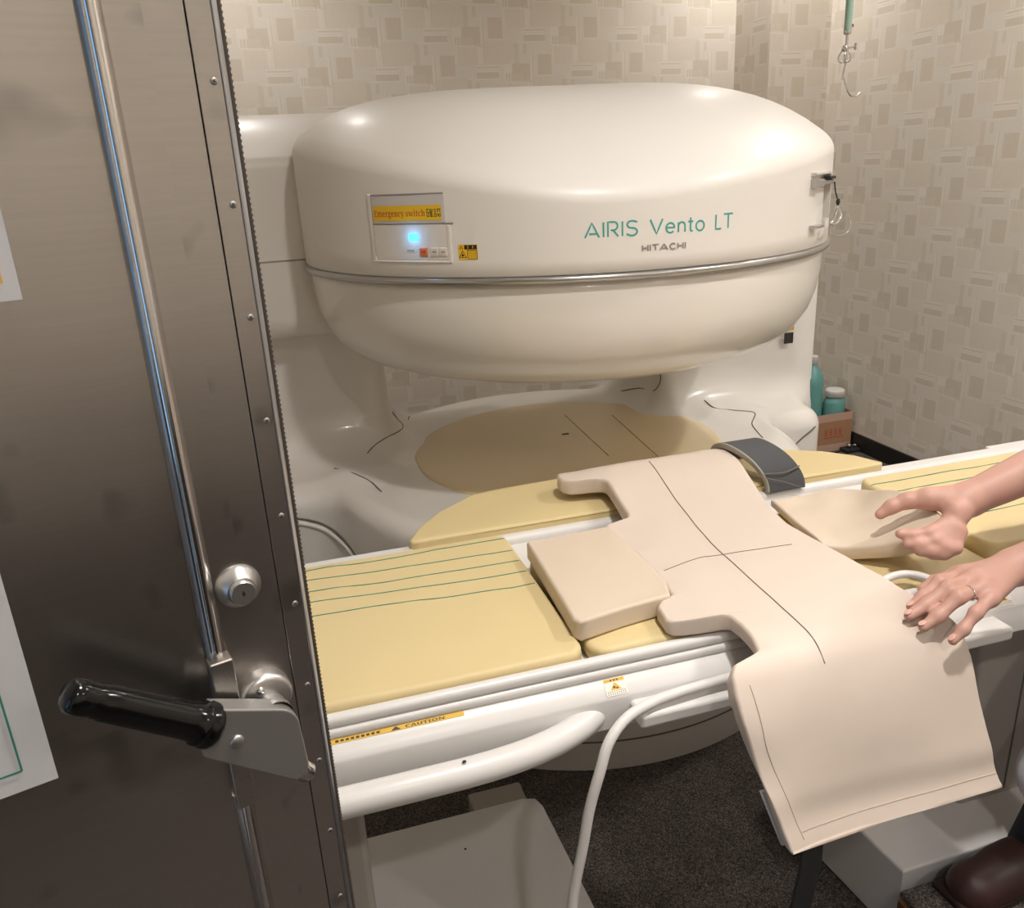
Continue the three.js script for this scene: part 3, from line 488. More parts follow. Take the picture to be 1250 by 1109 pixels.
  part('holder_knob', local(curvedBox(38.5, 42.2, 1.387, 1.394, RG + 0.006, RG + 0.022, 4), scanner), M.rubber, hd);
  const P = (a, y, r) => cylP(a, y, RG + r);
  part('cord', local(tube([P(42, 1.38, 0.02), P(42.5, 1.36, 0.022), P(43.2, 1.342, 0.026)], 0.0016, 20, 8), scanner), M.rubber, hd);
  part('cord_bead', local(at(new THREE.SphereGeometry(0.006, 16, 12).scale(0.8, 1.3, 0.8), ...P(43.4, 1.334, 0.028)), scanner), M.rubber, hd);
  part('hook_loop', local(tube([P(42, 1.322, 0.03), P(40.5, 1.305, 0.03), P(39, 1.289, 0.028), P(41, 1.287, 0.034), P(44, 1.302, 0.036), P(44, 1.32, 0.034)], 0.0032, 60, 10, true), scanner), M.chrome, hd);
  part('wire_loop', local(tube([P(43.6, 1.326, 0.032), P(46, 1.30, 0.05), P(47, 1.272, 0.055), P(44, 1.257, 0.045), P(40, 1.262, 0.03), P(38.5, 1.28, 0.025)], 0.0013, 60, 8), scanner), M.chrome, hd);
}
// panel joints on the base and columns
{
  const joint = (pts, r = 0.0019) => part('panel_joint', local(tube(pts.map(p => snap(p)), r, 40, 8), scanner), M.seam, base);
  joint([[0.308, 0.741, -2.494], [0.323, 0.712, -2.505], [0.348, 0.697, -2.53], [0.339, 0.685, -2.505], [0.311, 0.689, -2.441], [0.263, 0.688, -2.394], [0.226, 0.678, -2.366], [0.202, 0.667, -2.339]]);
  joint([[0.385, 0.645, -2.70], [0.394, 0.642, -2.742], [0.415, 0.635, -2.82]]);
  joint([[0.100, 0.651, -2.295], [0.153, 0.651, -2.220], [0.188, 0.639, -2.174], [0.209, 0.632, -2.099]]);
  joint([[1.218, 0.85, -2.463], [1.218, 0.775, -2.463], [1.218, 0.738, -2.462], [1.204, 0.705, -2.476], [1.194, 0.691, -2.574], [1.16, 0.67, -2.68]]);
  joint([[1.350, 0.672, -2.395], [1.361, 0.657, -2.348], [1.404, 0.655, -2.301], [1.463, 0.648, -2.267], [1.445, 0.640, -2.24], [1.417, 0.634, -2.207], [1.385, 0.632, -2.12], [1.370, 0.632, -2.071]]);
  joint([[1.54, 0.44, -2.26], [1.60, 0.495, -2.26], [1.647, 0.536, -2.26], [1.691, 0.564, -2.262], [1.735, 0.58, -2.31]], 0.003);
}

// ------------------------------------------------------------------ patient table
const tb = thing('patient_table', 'white patient table with long side rails standing in front of the scanner', 'table', [0.68, 0, -1.12]);
{
  const T0 = -0.78, T1 = 2.02;
  const add = (n, g, m = M.white, lb) => part(n, local(g, tb), m, tb, lb);
  add('table_top', span(T0, T1, 0.762, 0.790, -1.345, -0.905, 0.004), M.tray);
  add('side_rail', span(T0, T1, 0.770, 0.806, -1.372, -1.328, 0.012, 5), M.white, 'rear rail');
  add('side_rail', span(T0, T1, 0.797, 0.8145, -0.906, -0.889, 0.008, 5), M.white, 'upper front rail');
  add('side_rail', span(T0, T1, 0.783, 0.7985, -0.912, -0.886, 0.007, 5), M.white, 'lower front rail');
    add('frame_beam', creased(loft([T0, T1].map(x => [[-0.870, 0.7155], [-0.866, 0.719], [-0.866, 0.7635], [-0.8675, 0.7675], [-0.887, 0.7845], [-0.90, 0.785], [-0.91, 0.7615], [-1.36, 0.7615], [-1.36, 0.7155]].map(q => [x, q[1], q[0]])))), M.white);
  add('rear_shelf', span(0.30, 1.08, 0.752, 0.786, -1.48, -1.36, 0.008, 4), M.white);
  add('rear_track', span(1.02, 1.38, 0.772, 0.785, -1.405, -1.372, 0.004), M.white); add('rear_track', span(1.52, 2.0, 0.772, 0.790, -1.412, -1.372, 0.004), M.white);
  add('front_lip', span(0.388, 1.003, 0.735, 0.757, -0.872, -0.829, 0.006, 4), M.white);
  add('grab_bar', mergeGeometries([tube([[0.345, 0.738, -0.885], [0.325, 0.738, -0.868], [0.285, 0.739, -0.848], [0.235, 0.741, -0.832], [0.17, 0.744, -0.821], [0.08, 0.747, -0.816], [-0.1, 0.748, -0.815], [-0.5, 0.748, -0.815]], 0.0185, 90, 24), at(new THREE.SphereGeometry(0.0185, 24, 16), -0.5, 0.748, -0.815)]), M.white, 'thick white grab bar');
  const scr = lathe([[0, 0.001], [0.0022, 0.0006], [0.0026, 0]], 12);
  add('pedestal', span(-0.55, 0.022, 0.02, 0.716, -1.30, -1.0, 0.012), M.plinth, 'left pedestal'); 
  const pr = add('pedestal', span(1.20, 1.75, 0.02, 0.716, -1.32, -1.05, 0.012), M.plinth, 'right pedestal');
  part('pedestal_joint', local(span(1.312, 1.316, 0.18, 0.715, -1.055, -1.0488, 0.0005), tb), M.seam, pr);
  const foot = o => { const s = new THREE.Shape(); o.forEach((p, i) => i ? s.lineTo(p[0], -p[1]) : s.moveTo(p[0], -p[1])); return new THREE.ExtrudeGeometry(s, { depth: 0.176, bevelEnabled: true, bevelSize: 0.006, bevelThickness: 0.006, bevelSegments: 3 }).rotateX(-Math.PI / 2).translate(0, 0.012, 0); };
  add('foot_cover', foot([[-0.6, -0.85], [0.40, -0.85], [0.385, -1.31], [0.378, -1.332], [0.355, -1.34], [0.036, -1.34], [-0.6, -1.34]]), M.white, 'left foot cover');
  add('foot_cover', foot([[0.985, -0.955], [0.965, -1.20], [0.98, -1.34], [1.8, -1.34], [1.8, -0.955]].reverse()), M.white, 'right foot cover').scale.y = 0.88;
  add('foot_block', span(0.268, 0.392, 0, 0.10, -1.50, -1.345, 0.006), M.plinth);
  // stickers
  const cau = canvasTex(1024, 48, (g, W, Hh) => { g.fillStyle = 'rgb(222,176,40)'; g.fillRect(0, 0, W, Hh); g.fillStyle = 'rgb(40,32,20)'; g.font = 'bold 40px sans-serif'; g.textBaseline = 'middle'; for (const x of [760, 250]) { g.fillText('CAUTION', x, Hh / 2 + 2); g.beginPath(); g.moveTo(x - 40, 6); g.lineTo(x - 18, 42); g.lineTo(x - 62, 42); g.fill(); } for (let i = 0; i < 9; i++) g.fillRect(460 + i * 22, 14, 14, 22); });
  part('caution_strip', local(at(new THREE.PlaneGeometry(0.30, 0.0062).rotateX(-0.89), 0.012, 0.7832, -0.8847), tb), mat(0xffffff, 0.5, { map: cau }), tb, 'yellow strip reading CAUTION');
  const stk = canvasTex(192, 192, (g, W, Hh) => { g.fillStyle = 'rgb(236,230,220)'; g.fillRect(0, 0, W, Hh); g.fillStyle = 'rgb(214,168,40)'; g.fillRect(4, 4, 184, 36); g.beginPath(); g.moveTo(96, 44); g.lineTo(146, 130); g.lineTo(46, 130); g.fill(); g.fillStyle = 'rgb(70,55,30)'; for (const x of [60, 90, 118]) g.fillRect(x, 12, 16, 18); g.beginPath(); g.arc(84, 100, 12, 0, 7); g.arc(108, 112, 10, 0, 7); g.fill(); g.fillStyle = 'rgb(110,105,100)'; for (let r = 0; r < 3; r++) for (let i = 0; i < 9; i++) g.fillRect(12 + i * 19, 138 + r * 17, 13, 8); });
  for (const [x, lb] of [[0.372, 'square warning sticker beside the grab bar'], [1.025, 'square warning sticker under the hand']]) part('warning_sticker', local(at(new THREE.PlaneGeometry(0.031, 0.0235).rotateX(-0.89), x, 0.7768, -0.8771), tb), mat(0xffffff, 0.5, { map: stk }), tb, lb);
  for (const p of [[0.145, 0.7655, -0.815]]) part('screw', local(at(scr.clone(), ...p), tb), M.rubber, tb);
  part('screw', local(at(scr.clone(), 0.21, 0.1945, -1.25), tb), M.rubber, tb);
}

// ------------------------------------------------------------------ pads on the table
const ray = new THREE.Raycaster();
function settle(mesh, pts, lift = 0.0003) {             // let a line lie on the pad below it
  mesh.updateWorldMatrix(true, false); const o = [];
  for (let i = 0; i < pts.length - 1; i++) for (let k = 0; k < 6; k++) o.push([0, 1, 2].map(q => pts[i][q] + (pts[i + 1][q] - pts[i][q]) * k / 6)); o.push(pts[pts.length - 1]);
  return o.map(p => { ray.set(V(p[0], 1.2, p[2]), V(0, -1, 0)); const h = ray.intersectObject(mesh, false)[0]; return h ? [p[0], h.point.y + lift, p[2]] : p; });
}
const stitch = (g, pts, m, parent, name = 'stitched_line', r = 0.0009) => part(name, tube(pts, r, Math.max(20, pts.length * 6), 6), m, g);
{
  // left pad with five green lines
  const l = thing('table_pad', 'yellow vinyl pad with five green lines at the left end of the table', 'pad');
  const lp = part('pad', cushion(roundedRect(-0.70, 0.343, -1.318, -0.906, 0.026), 0.7905, 0.822, 0.009, 0.003), M.yellow, l);
  for (const [z0, z1] of [[-1.296, -1.293], [-1.257, -1.243], [-1.214, -1.202], [-1.176, -1.161], [-1.133, -1.116]]) stitch(l, settle(lp, [[-0.68, 0.8232, z0 - 0.02], [-0.3, 0.8236, z0 - 0.008], [0, 0.8236, z0], [0.18, 0.8236, (z0 + z1) / 2 + 0.002], [0.30, 0.8232, z1], [0.336, 0.8205, z1]]), M.green);
  const m = thing('table_pad', 'plain yellow vinyl pad in the middle of the table beneath the cream cover', 'pad');
  part('pad', cushion(roundedRect(0.352, 1.046, -1.218, -0.907, 0.026), 0.7905, 0.817, 0.009, 0.003, 12), M.yellow, m);
  const r = thing('table_pad', 'thick yellow vinyl pad with green lines at the right end of the table', 'pad');
  const rp = part('pad', cushion(roundedRect(1.050, 1.95, -1.262, -0.93, 0.026), 0.7905, 0.838, 0.009, 0.003), M.yellow, r);
  for (const z of [-1.222, -1.178, -1.04]) stitch(r, [[1.0495, 0.805, z], [1.0495, 0.824, z], ...settle(rp, [[1.0535, 0.84, z], [1.06, 0.84, z], [1.1, 0.84, z], [1.5, 0.84, z - 0.001], [1.9, 0.8415, z]])], M.green);
  // bridge pad behind the rear rail
  const o = [[0.173, -1.352], [0.20, -1.405], [0.25, -1.463], [0.331, -1.523], [0.40, -1.535], [0.68, -1.545], [0.96, -1.535], [1.05, -1.505], [1.12, -1.462], [1.165, -1.41], [1.188, -1.352], [1.18, -1.344], [0.18, -1.344]];
  const b = thing('bridge_pad', 'long yellow pad with angled ends along the rear rail of the table', 'pad');
  part('pad', cushion(o, 0.7885, 0.822, 0.006, 0.0015), M.yellow, b);
  stitch(b, [[0.185, 0.8165, -1.3455], [0.5, 0.8165, -1.3445], [0.9, 0.8165, -1.3445], [1.178, 0.8165, -1.3455]], M.yellowSeam, b, 'piping', 0.0012);
}
// cream pads and the draped cover
{
  const q = thing('cream_cushion', 'flat cream cushion lying on the yellow pad left of the draped cover', 'cushion');
  part('cushion', cushion([[0.352, -1.206], [0.43, -1.212], [0.507, -1.214], [0.509, -1.1], [0.508, -1.0], [0.494, -0.958], [0.42, -0.948], [0.345, -0.934], [0.338, -0.945], [0.345, -1.07]], 0.818, 0.852, 0.0055, 0.002), M.creamPad, q);
  stitch(q, [[0.347, 0.8495, -0.939], [0.42, 0.850, -0.953], [0.49, 0.850, -0.9625]], M.creamSeam, q, 'piping', 0.0012); stitch(q, [[0.3575, 0.850, -1.203], [0.349, 0.850, -1.07], [0.3425, 0.850, -0.945]], M.creamSeam, q, 'piping', 0.0012);

  // cover profile: z, y along its length; left and right edges
  const prof = [[-1.475, 0.838], [-1.468, 0.858], [-1.45, 0.869], [-1.42, 0.873], [-1.36, 0.868], [-1.28, 0.855], [-1.2, 0.8475], [-1.1, 0.845], [-1.0, 0.845], [-0.9, 0.846], [-0.84, 0.8465], [-0.80, 0.843], [-0.775, 0.831], [-0.757, 0.81], [-0.742, 0.783], [-0.725, 0.742], [-0.706, 0.692], [-0.694, 0.66], [-0.682, 0.628]];
  const S = [0]; for (let i = 1; i < prof.length; i++) S.push(S[i - 1] + Math.hypot(prof[i][0] - prof[i - 1][0], prof[i][1] - prof[i - 1][1]));
  const zt = prof.map((p, i) => [S[i], p[0]]), yt = prof.map((p, i) => [S[i], p[1]]); const LEN = S[S.length - 1];
  const sOfZ = z => table(prof.map((p, i) => [p[0], S[i]]), z);
  const xl = [[-1.475, 0.53], [-1.468, 0.507], [-1.455, 0.494], [-1.43, 0.486], [-1.41, 0.488], [-1.395, 0.50], [-1.388, 0.545], [-1.383, 0.560], [-1.37, 0.566], [-1.25, 0.556], [-1.235, 0.549], [-1.228, 0.525], [-1.222, 0.503], [-1.21, 0.498], [-1.1, 0.508], [-1.0, 0.508], [-0.965, 0.500], [-0.957, 0.478], [-0.945, 0.466], [-0.91, 0.462], [-0.90, 0.468], [-0.894, 0.49], [-0.889, 0.535], [-0.884, 0.546], [-0.86, 0.548], [-0.82, 0.545], [-0.80, 0.540], [-0.793, 0.52], [-0.787, 0.497], [-0.775, 0.487], [-0.757, 0.484], [-0.742, 0.486], [-0.725, 0.494], [-0.706, 0.505], [-0.682, 0.518]];
  const xr = [[-1.475, 0.815], [-1.468, 0.835], [-1.45, 0.85], [-1.43, 0.858], [-1.38, 0.858], [-1.30, 0.840], [-1.235, 0.822], [-1.18, 0.806], [-1.12, 0.798], [-1.045, 0.804], [-0.96, 0.813], [-0.92, 0.818], [-0.885, 0.819], [-0.85, 0.818], [-0.81, 0.820], [-0.78, 0.832], [-0.766, 0.836], [-0.745, 0.837], [-0.725, 0.838], [-0.706, 0.842], [-0.694, 0.846], [-0.682, 0.851]];
  const NS = 230, rows = [];
  for (let i = 0; i <= NS; i++) {
    const s = LEN * i / NS, z = spline(zt, s), y = spline(yt, s), d = 0.004, z2 = spline(zt, Math.min(LEN, s + d)), y2 = spline(yt, Math.min(LEN, s + d)), z1 = spline(zt, Math.max(0, s - d)), y1 = spline(yt, Math.max(0, s - d));
    const n = [0, (z2 - z1), -(y2 - y1)]; const a = table(xl, z), b = table(xr, z); const e = Math.min(1, i / 3, (NS - i) / 2);
    const rear = z < -1.24 ? 0.030 : 0.024, th = (z > -0.75 ? 0.018 : rear) * (0.35 + 0.65 * e);
    rows.push({ a: [a, y, z], b: [b, y, z], n, t: th, s });
  }
  const bumpF = (p, f, k, h) => { const hang = smooth((p.z + 0.80) / 0.06); let v = 0.0022 * noise(p.x * 11, p.z * 9, 3) + 0.0008 * noise(p.x * 30, p.z * 30, 5); v += hang * (0.004 * Math.sin(p.y * 60 + p.x * 4) * smooth((0.70 - p.y) / 0.05) + 0.004 * noise(p.x * 6, p.y * 12, 8)); v += (f < 0.12 ? (0.12 - f) * 0.05 * noise(p.z * 40 + p.y * 30, 2, 2) : 0) * (0.4 + hang); return v; };
  const c = thing('cream_cover', 'long cream vinyl cover with crossed stitch lines draped over the table and down its front', 'cover');
  part('cover', sheet(rows, 0.024, 30, bumpF), M.cream, c);
  const onTop = (x, z, lift = 0.0004) => { const s = sOfZ(z), zz = spline(zt, s), y = spline(yt, s), k = Math.round(s / LEN * NS), w = rows[Math.max(0, Math.min(NS, k))], N = V(...w.n).normalize(), f = (x - w.a[0]) / (w.b[0] - w.a[0]); const p = V(x, y, zz).addScaledVector(N, lift); p.addScaledVector(N, bumpF(p, f, k, 0)); return [p.x, p.y, p.z]; };
  const run = (x0, z0, x1, z1, n) => { const o = []; for (let i = 0; i <= n; i++) o.push(onTop(x0 + (x1 - x0) * i / n, z0 + (z1 - z0) * i / n)); return o; };
  stitch(c, run(0.682, -1.425, 0.64, -1.10, 14).concat(run(0.637, -1.06, 0.618, -0.768, 14)), M.thread, c, 'stitched_line', 0.0008);
  stitch(c, run(0.522, -1.035, 0.57, -1.05, 4).concat(run(0.60, -1.058, 0.757, -1.045, 10)), M.thread, c, 'stitched_line', 0.0006);
  stitch(c, run(0.507, -0.765, 0.512, -0.73, 6).concat(run(0.517, -0.72, 0.54, -0.686, 8)), M.creamSeam, c, 'hem_seam', 0.0007);
  stitch(c, run(0.540, -0.689, 0.845, -0.689, 20), M.creamSeam, c, 'hem_seam', 0.0006);
  // white lining showing below the left hem
  part('lining', sheet([0, 1, 2, 3].map(k => { const t = k / 3; return { a: [0.503 + 0.018 * t, 0.690 - 0.068 * t, -0.7215 + 0.026 * t], b: [0.70 + 0.02 * t, 0.690 - 0.062 * t, -0.7215 + 0.026 * t], n: [0, 0.35, 0.93] }; }), 0.006, 6), mat(lin(0.74, 0.74, 0.76), 0.6), c, 'white lining under the hem');

  // cream cushion lifted by the hand
  const k = [], A = [[0, [0.833, 0.842, -1.222]], [0.35, [0.915, 0.846, -1.215]], [0.6, [0.965, 0.858, -1.185]], [0.8, [0.970, 0.892, -1.085]], [1, [0.953, 0.915, -0.990]]], B = [[0, [0.806, 0.842, -1.03]], [0.35, [0.832, 0.846, -1.003]], [0.6, [0.866, 0.864, -0.962]], [0.8, [0.903, 0.894, -0.922]], [1, [0.936, 0.908, -0.918]]];
  const iv = (tb2, t) => [0, 1, 2].map(q2 => spline(tb2.map(e => [e[0], e[1][q2]]), t));
  for (let i = 0; i <= 40; i++) { const t = i / 40, a = iv(A, t), b = iv(B, t), a2 = iv(A, Math.min(1, t + 0.02)), a1 = iv(A, Math.max(0, t - 0.02)); const dir = V(a2[0] - a1[0], a2[1] - a1[1], a2[2] - a1[2]).add(V(...iv(B, Math.min(1, t + 0.02))).sub(V(...iv(B, Math.max(0, t - 0.02))))).normalize(), w = V(b[0] - a[0], b[1] - a[1], b[2] - a[2]).normalize(); const n = w.cross(dir); if (n.y < 0) n.negate(); k.push({ a, b, n: [n.x, n.y, n.z], t: (0.024 + 0.014 * smooth((t - 0.45) / 0.4)) * (0.5 + 0.5 * Math.min(1, i / 2, (40 - i) / 2)) }); }
  const lc = thing('cream_cushion', 'cream cushion being lifted by a hand on the right of the draped cover', 'cushion');
  part('cushion', sheet(k, 0.024, 18, (p) => 0.004 * noise(p.x * 16, p.z * 16, 4)), M.creamPad, lc);
}
// grey felt strap arch at the rear
{
  const g = thing('strap_arch', 'dark grey felt strap arching over the rear rail beside the cover', 'strap');
  const pf = [[-1.322, 0.808], [-1.324, 0.832], [-1.335, 0.856], [-1.36, 0.876], [-1.40, 0.886], [-1.44, 0.884], [-1.475, 0.868], [-1.492, 0.843], [-1.495, 0.823]];
  const rows = (x0, x1, t, d) => { const o = []; for (let i = 0; i <= 48; i++) { const f = i / 48 * (pf.length - 1), j = Math.min(pf.length - 2, Math.floor(f)), z = spline(pf.map((p, q) => [q, p[0]]), f), y = spline(pf.map((p, q) => [q, p[1]]), f), z2 = spline(pf.map((p, q) => [q, p[0]]), f + 0.05), y2 = spline(pf.map((p, q) => [q, p[1]]), f + 0.05); let n = [0, -(z2 - z), (y2 - y)]; o.push({ a: [x0(f), y + d, z], b: [x1(f), y + d, z], n, t }); } return o; };
  const sk = f => 0.012 - 0.04 * smooth(f / 5);
  part('strap', sheet(rows(f => 0.884 + sk(f), f => 0.968 + sk(f), 0.010, 0), 0.010, 8), M.felt, g);
  part('strap_edge', sheet(rows(f => 0.8815 + sk(f), f => 0.8865 + sk(f), 0.012, 0.0004), 0.012, 2), M.feltEdge, g, 'pale binding along the strap edge');
  part('strap_seam', tube([[0.885, 0.850, -1.3255], [0.93, 0.848, -1.3225], [0.966, 0.855, -1.327]], 0.0012, 20, 6), M.seam, g); part('strap_seam', tube([[0.885, 0.843, -1.321], [0.93, 0.828, -1.3165], [0.966, 0.812, -1.3155]], 0.0010, 20, 6), M.seam, g);
  const h = thing('black_strap', 'black flat strap hanging towards the floor under the cream cover', 'strap');
  part('strap', sheet([[0.628, 0.70, -0.775], [0.625, 0.6, -0.765], [0.612, 0.5, -0.75], [0.598, 0.42, -0.748], [0.585, 0.30, -0.752], [0.575, 0.15, -0.758], [0.57, 0.02, -0.765]].map(p => ({ a: [p[0] - 0.017, p[1], p[2]], b: [p[0] + 0.017, p[1], p[2]], n: [0, 0.1, 1] })), 0.006, 4), M.rubber, h);
}
// cables
single('coil_cable', 'white cable running along the front lip and down to the floor', 'cable', tube([[0.60, 0.778, -0.845], [0.52, 0.7725, -0.846], [0.46, 0.7715, -0.843], [0.41, 0.769, -0.838], [0.365, 0.763, -0.826], [0.335, 0.745, -0.812], [0.318, 0.71, -0.803], [0.302, 0.66, -0.80], [0.290, 0.60, -0.798], [0.274, 0.52, -0.797], [0.262, 0.42, -0.79], [0.25, 0.30, -0.775], [0.235, 0.15, -0.74], [0.21, 0.03, -0.68], [0.15, 0.0085, -0.6], [0.0, 0.0085, -0.5]], 0.0072, 140, 14), M.cable);
single('cable_loop', 'short white cable loop rising beside the resting hand', 'cable', tube([[0.775, 0.812, -0.905], [0.80, 0.822, -0.908], [0.835, 0.834, -0.911], [0.86, 0.838, -0.906], [0.885, 0.834, -0.893], [0.90, 0.824, -0.880], [0.906, 0.808, -0.874], [0.906, 0.792, -0.876]], 0.0058, 40, 12), M.cable);

// ------------------------------------------------------------------ things by the right wall
{
  const b = thing('cardboard_box', 'open brown cardboard box with red print on the floor in the corner', 'box', [2.62, 0, -3.45]);
  const W = 0.11, D = 0.10, Hb = 0.198, t = 0.004;
  const red = canvasTex(256, 256, (g, W2, H2) => { g.fillStyle = 'rgb(178,136,102)'; g.fillRect(0, 0, W2, H2); g.fillStyle = 'rgb(205,170,150)'; g.fillRect(0, 0, W2, 50); g.fillRect(0, 206, W2, 50); g.fillStyle = 'rgb(190,84,58)'; for (let i = 0; i < 4; i++) { const x = 70 + i * 32; g.fillRect(x, 104, 22, 5); g.fillRect(x, 122, 22, 5); g.fillRect(x, 142, 22, 5); g.fillRect(x + 3, 104, 5, 42); g.fillRect(x + 15, 112, 5, 38); } g.fillRect(64, 158, 140, 6); });
  part('front_panel', at(new THREE.BoxGeometry(2 * W, Hb, t), 0, Hb / 2, D), mat(0xffffff, 0.85, { map: red }), b);
  part('back_panel', at(new THREE.BoxGeometry(2 * W, Hb, t), 0, Hb / 2, -D), M.card, b);
  for (const s of [-1, 1]) part('side_panel', at(new THREE.BoxGeometry(t, Hb, 2 * D), s * W, Hb / 2, 0), M.card, b);
  part('bottom_panel', at(new THREE.BoxGeometry(2 * W, t, 2 * D), 0, t / 2 + 0.001, 0), M.card, b);
  const tq = mat(lin(0.17, 0.44, 0.42), 0.35, { clearcoat: 0.3 }), cap = mat(lin(0.72, 0.72, 0.68), 0.5);
  const j = thing('plastic_jar', 'teal plastic jar with a white screw lid standing in the cardboard box', 'jar', [2.672, 0.006, -3.425]);
  part('body', lathe([[0, 0], [0.048, 0], [0.053, 0.006], [0.053, 0.226], [0.050, 0.243], [0.043, 0.252], [0.043, 0.260]], 40), tq, j);
  const lid = []; for (let i = 0; i < 36; i++) lid.push(at(new THREE.BoxGeometry(0.002, 0.024, 0.0025), 0.0475 * Math.cos(i / 36 * 6.2832), 0.275, 0.0475 * Math.sin(i / 36 * 6.2832), 0, -i / 36 * 6.2832, 0));
  const l = part('lid', lathe([[0, 0.298], [0.041, 0.298], [0.046, 0.294], [0.0475, 0.288], [0.0475, 0.260], [0, 0.258]], 40), cap, j); part('lid_ribs', mergeGeometries(lid), cap, l);
  const o = thing('plastic_bottle', 'tall teal plastic bottle with a white cap half hidden behind the column', 'bottle', [2.575, 0.006, -3.48]);
  part('body', lathe([[0, 0], [0.050, 0], [0.055, 0.008], [0.055, 0.32], [0.050, 0.36], [0.036, 0.395], [0.018, 0.415], [0.016, 0.43]], 40), tq, o); part('cap', lathe([[0, 0.47], [0.016, 0.47], [0.019, 0.465], [0.019, 0.428], [0, 0.426]], 28), cap, o);
  const k = thing('floor_clip', 'small black tray with a shiny knob on the floor by the cardboard box', 'tray', [2.705, 0, -3.31]);
  part('tray', span(-0.045, 0.04, 0.001, 0.02, -0.03, 0.03, 0.005), M.rubber, k); part('knob', at(lathe([[0, 0.026], [0.012, 0.024], [0.016, 0.014], [0.010, 0.002], [0, 0]], 20), -0.012, 0.019, 0), M.chrome, k); part('knob', at(lathe([[0, 0.02], [0.008, 0.018], [0.011, 0.01], [0, 0]], 20), 0.02, 0.019, 0.005), M.chrome, k);
  single('thin_cable', 'thin black cable on the floor in front of the cardboard box', 'cable', tube([[2.655, 0.006, -3.32], [2.60, 0.004, -3.31], [2.50, 0.004, -3.33], [2.38, 0.004, -3.36]], 0.0035, 30, 8), M.rubber);
}
// hanging infusion hook
{
  const h = thing('infusion_hanger', 'pale green rod with chrome hooks hanging from the ceiling by the right wall', 'hanger', [2.11, CEIL, -2.8]);
  const L = y => y - CEIL;
  part('rod', rod([0, 0, 0], [0, L(1.852), 0], 0.0135), mat(lin(0.36, 0.52, 0.43), 0.4), h); part('rod_stripe', rod([0.012, 0, 0.004], [0.012, L(1.86), 0.004], 0.004), mat(lin(0.75, 0.80, 0.74), 0.4), h);
  part('collar', along(lathe([[0, 0], [0.012, 0], [0.014, 0.004], [0.014, 0.012], [0.011, 0.016], [0, 0.016]], 24), [0, L(1.84), 0], [0, 0, 0]), M.chrome, h); part('tag', at(new RoundedBoxGeometry(0.006, 0.01, 0.006, 2, 0.002), 0.014, L(1.868), 0.008), mat(lin(0.5, 0.05, 0.05), 0.5), h, 'small red mark');
  part('inner_rod', rod([0, L(1.845), 0], [0, L(1.80), 0], 0.005), M.chrome, h);
  const kn = part('knuckle', at(new THREE.SphereGeometry(0.012, 20, 14), -0.005, L(1.795), 0), M.chrome, h); part('wing_screw', mergeGeometries([rod([0.0, L(1.795), 0.0], [0.036, L(1.80), 0.004], 0.004), at(new RoundedBoxGeometry(0.006, 0.022, 0.010, 2, 0.002), 0.036, L(1.80), 0.004).toNonIndexed()].map(g => g.index ? g.toNonIndexed() : g)), M.chrome, kn);
  const hook = (a, s) => { const c = Math.cos(a), q = Math.sin(a); const P = (r, y) => [r * c - 0.004, L(y), r * q]; return tube([P(0, 1.80), P(0.02 * s, 1.785), P(0.034 * s, 1.768), P(0.030 * s, 1.752), P(0.012 * s, 1.748)], 0.0028, 30, 8); };
  for (const a of [0.6, 2.2, 3.9, 5.3]) part('small_hook', hook(a, 0.6), M.chrome, h);
  part('link', tube([[0, L(1.79), 0], [0.004, L(1.755), 0], [-0.004, L(1.73), 0.004], [-0.006, L(1.70), 0], [-0.004, L(1.69), 0]], 0.0032, 30, 8), M.chrome, h);
  part('large_hook', tube([[-0.006, L(1.705), 0], [0.004, L(1.685), 0], [0.018, L(1.655), 0], [0.036, L(1.636), 0], [0.056, L(1.634), 0], [0.074, L(1.644), 0]], 0.003, 40, 8), M.chrome, h);
}
// carpeted step in front of the table
{
  const s = thing('step_platform', 'low carpeted step with brown wooden edge under the brown shoe', 'step', [1.4, 0, -0.65]);
  part('carpet_top', boxUV(local(span(0.958, 1.85, 0.138, 0.15, -0.93, -0.38, 0.003), s)), M.carpet, s);
  part('wood_frame', local(span(0.95, 1.86, 0, 0.139, -0.925, -0.375, 0.003), s), mat(lin(0.14, 0.065, 0.025), 0.5), s);
}

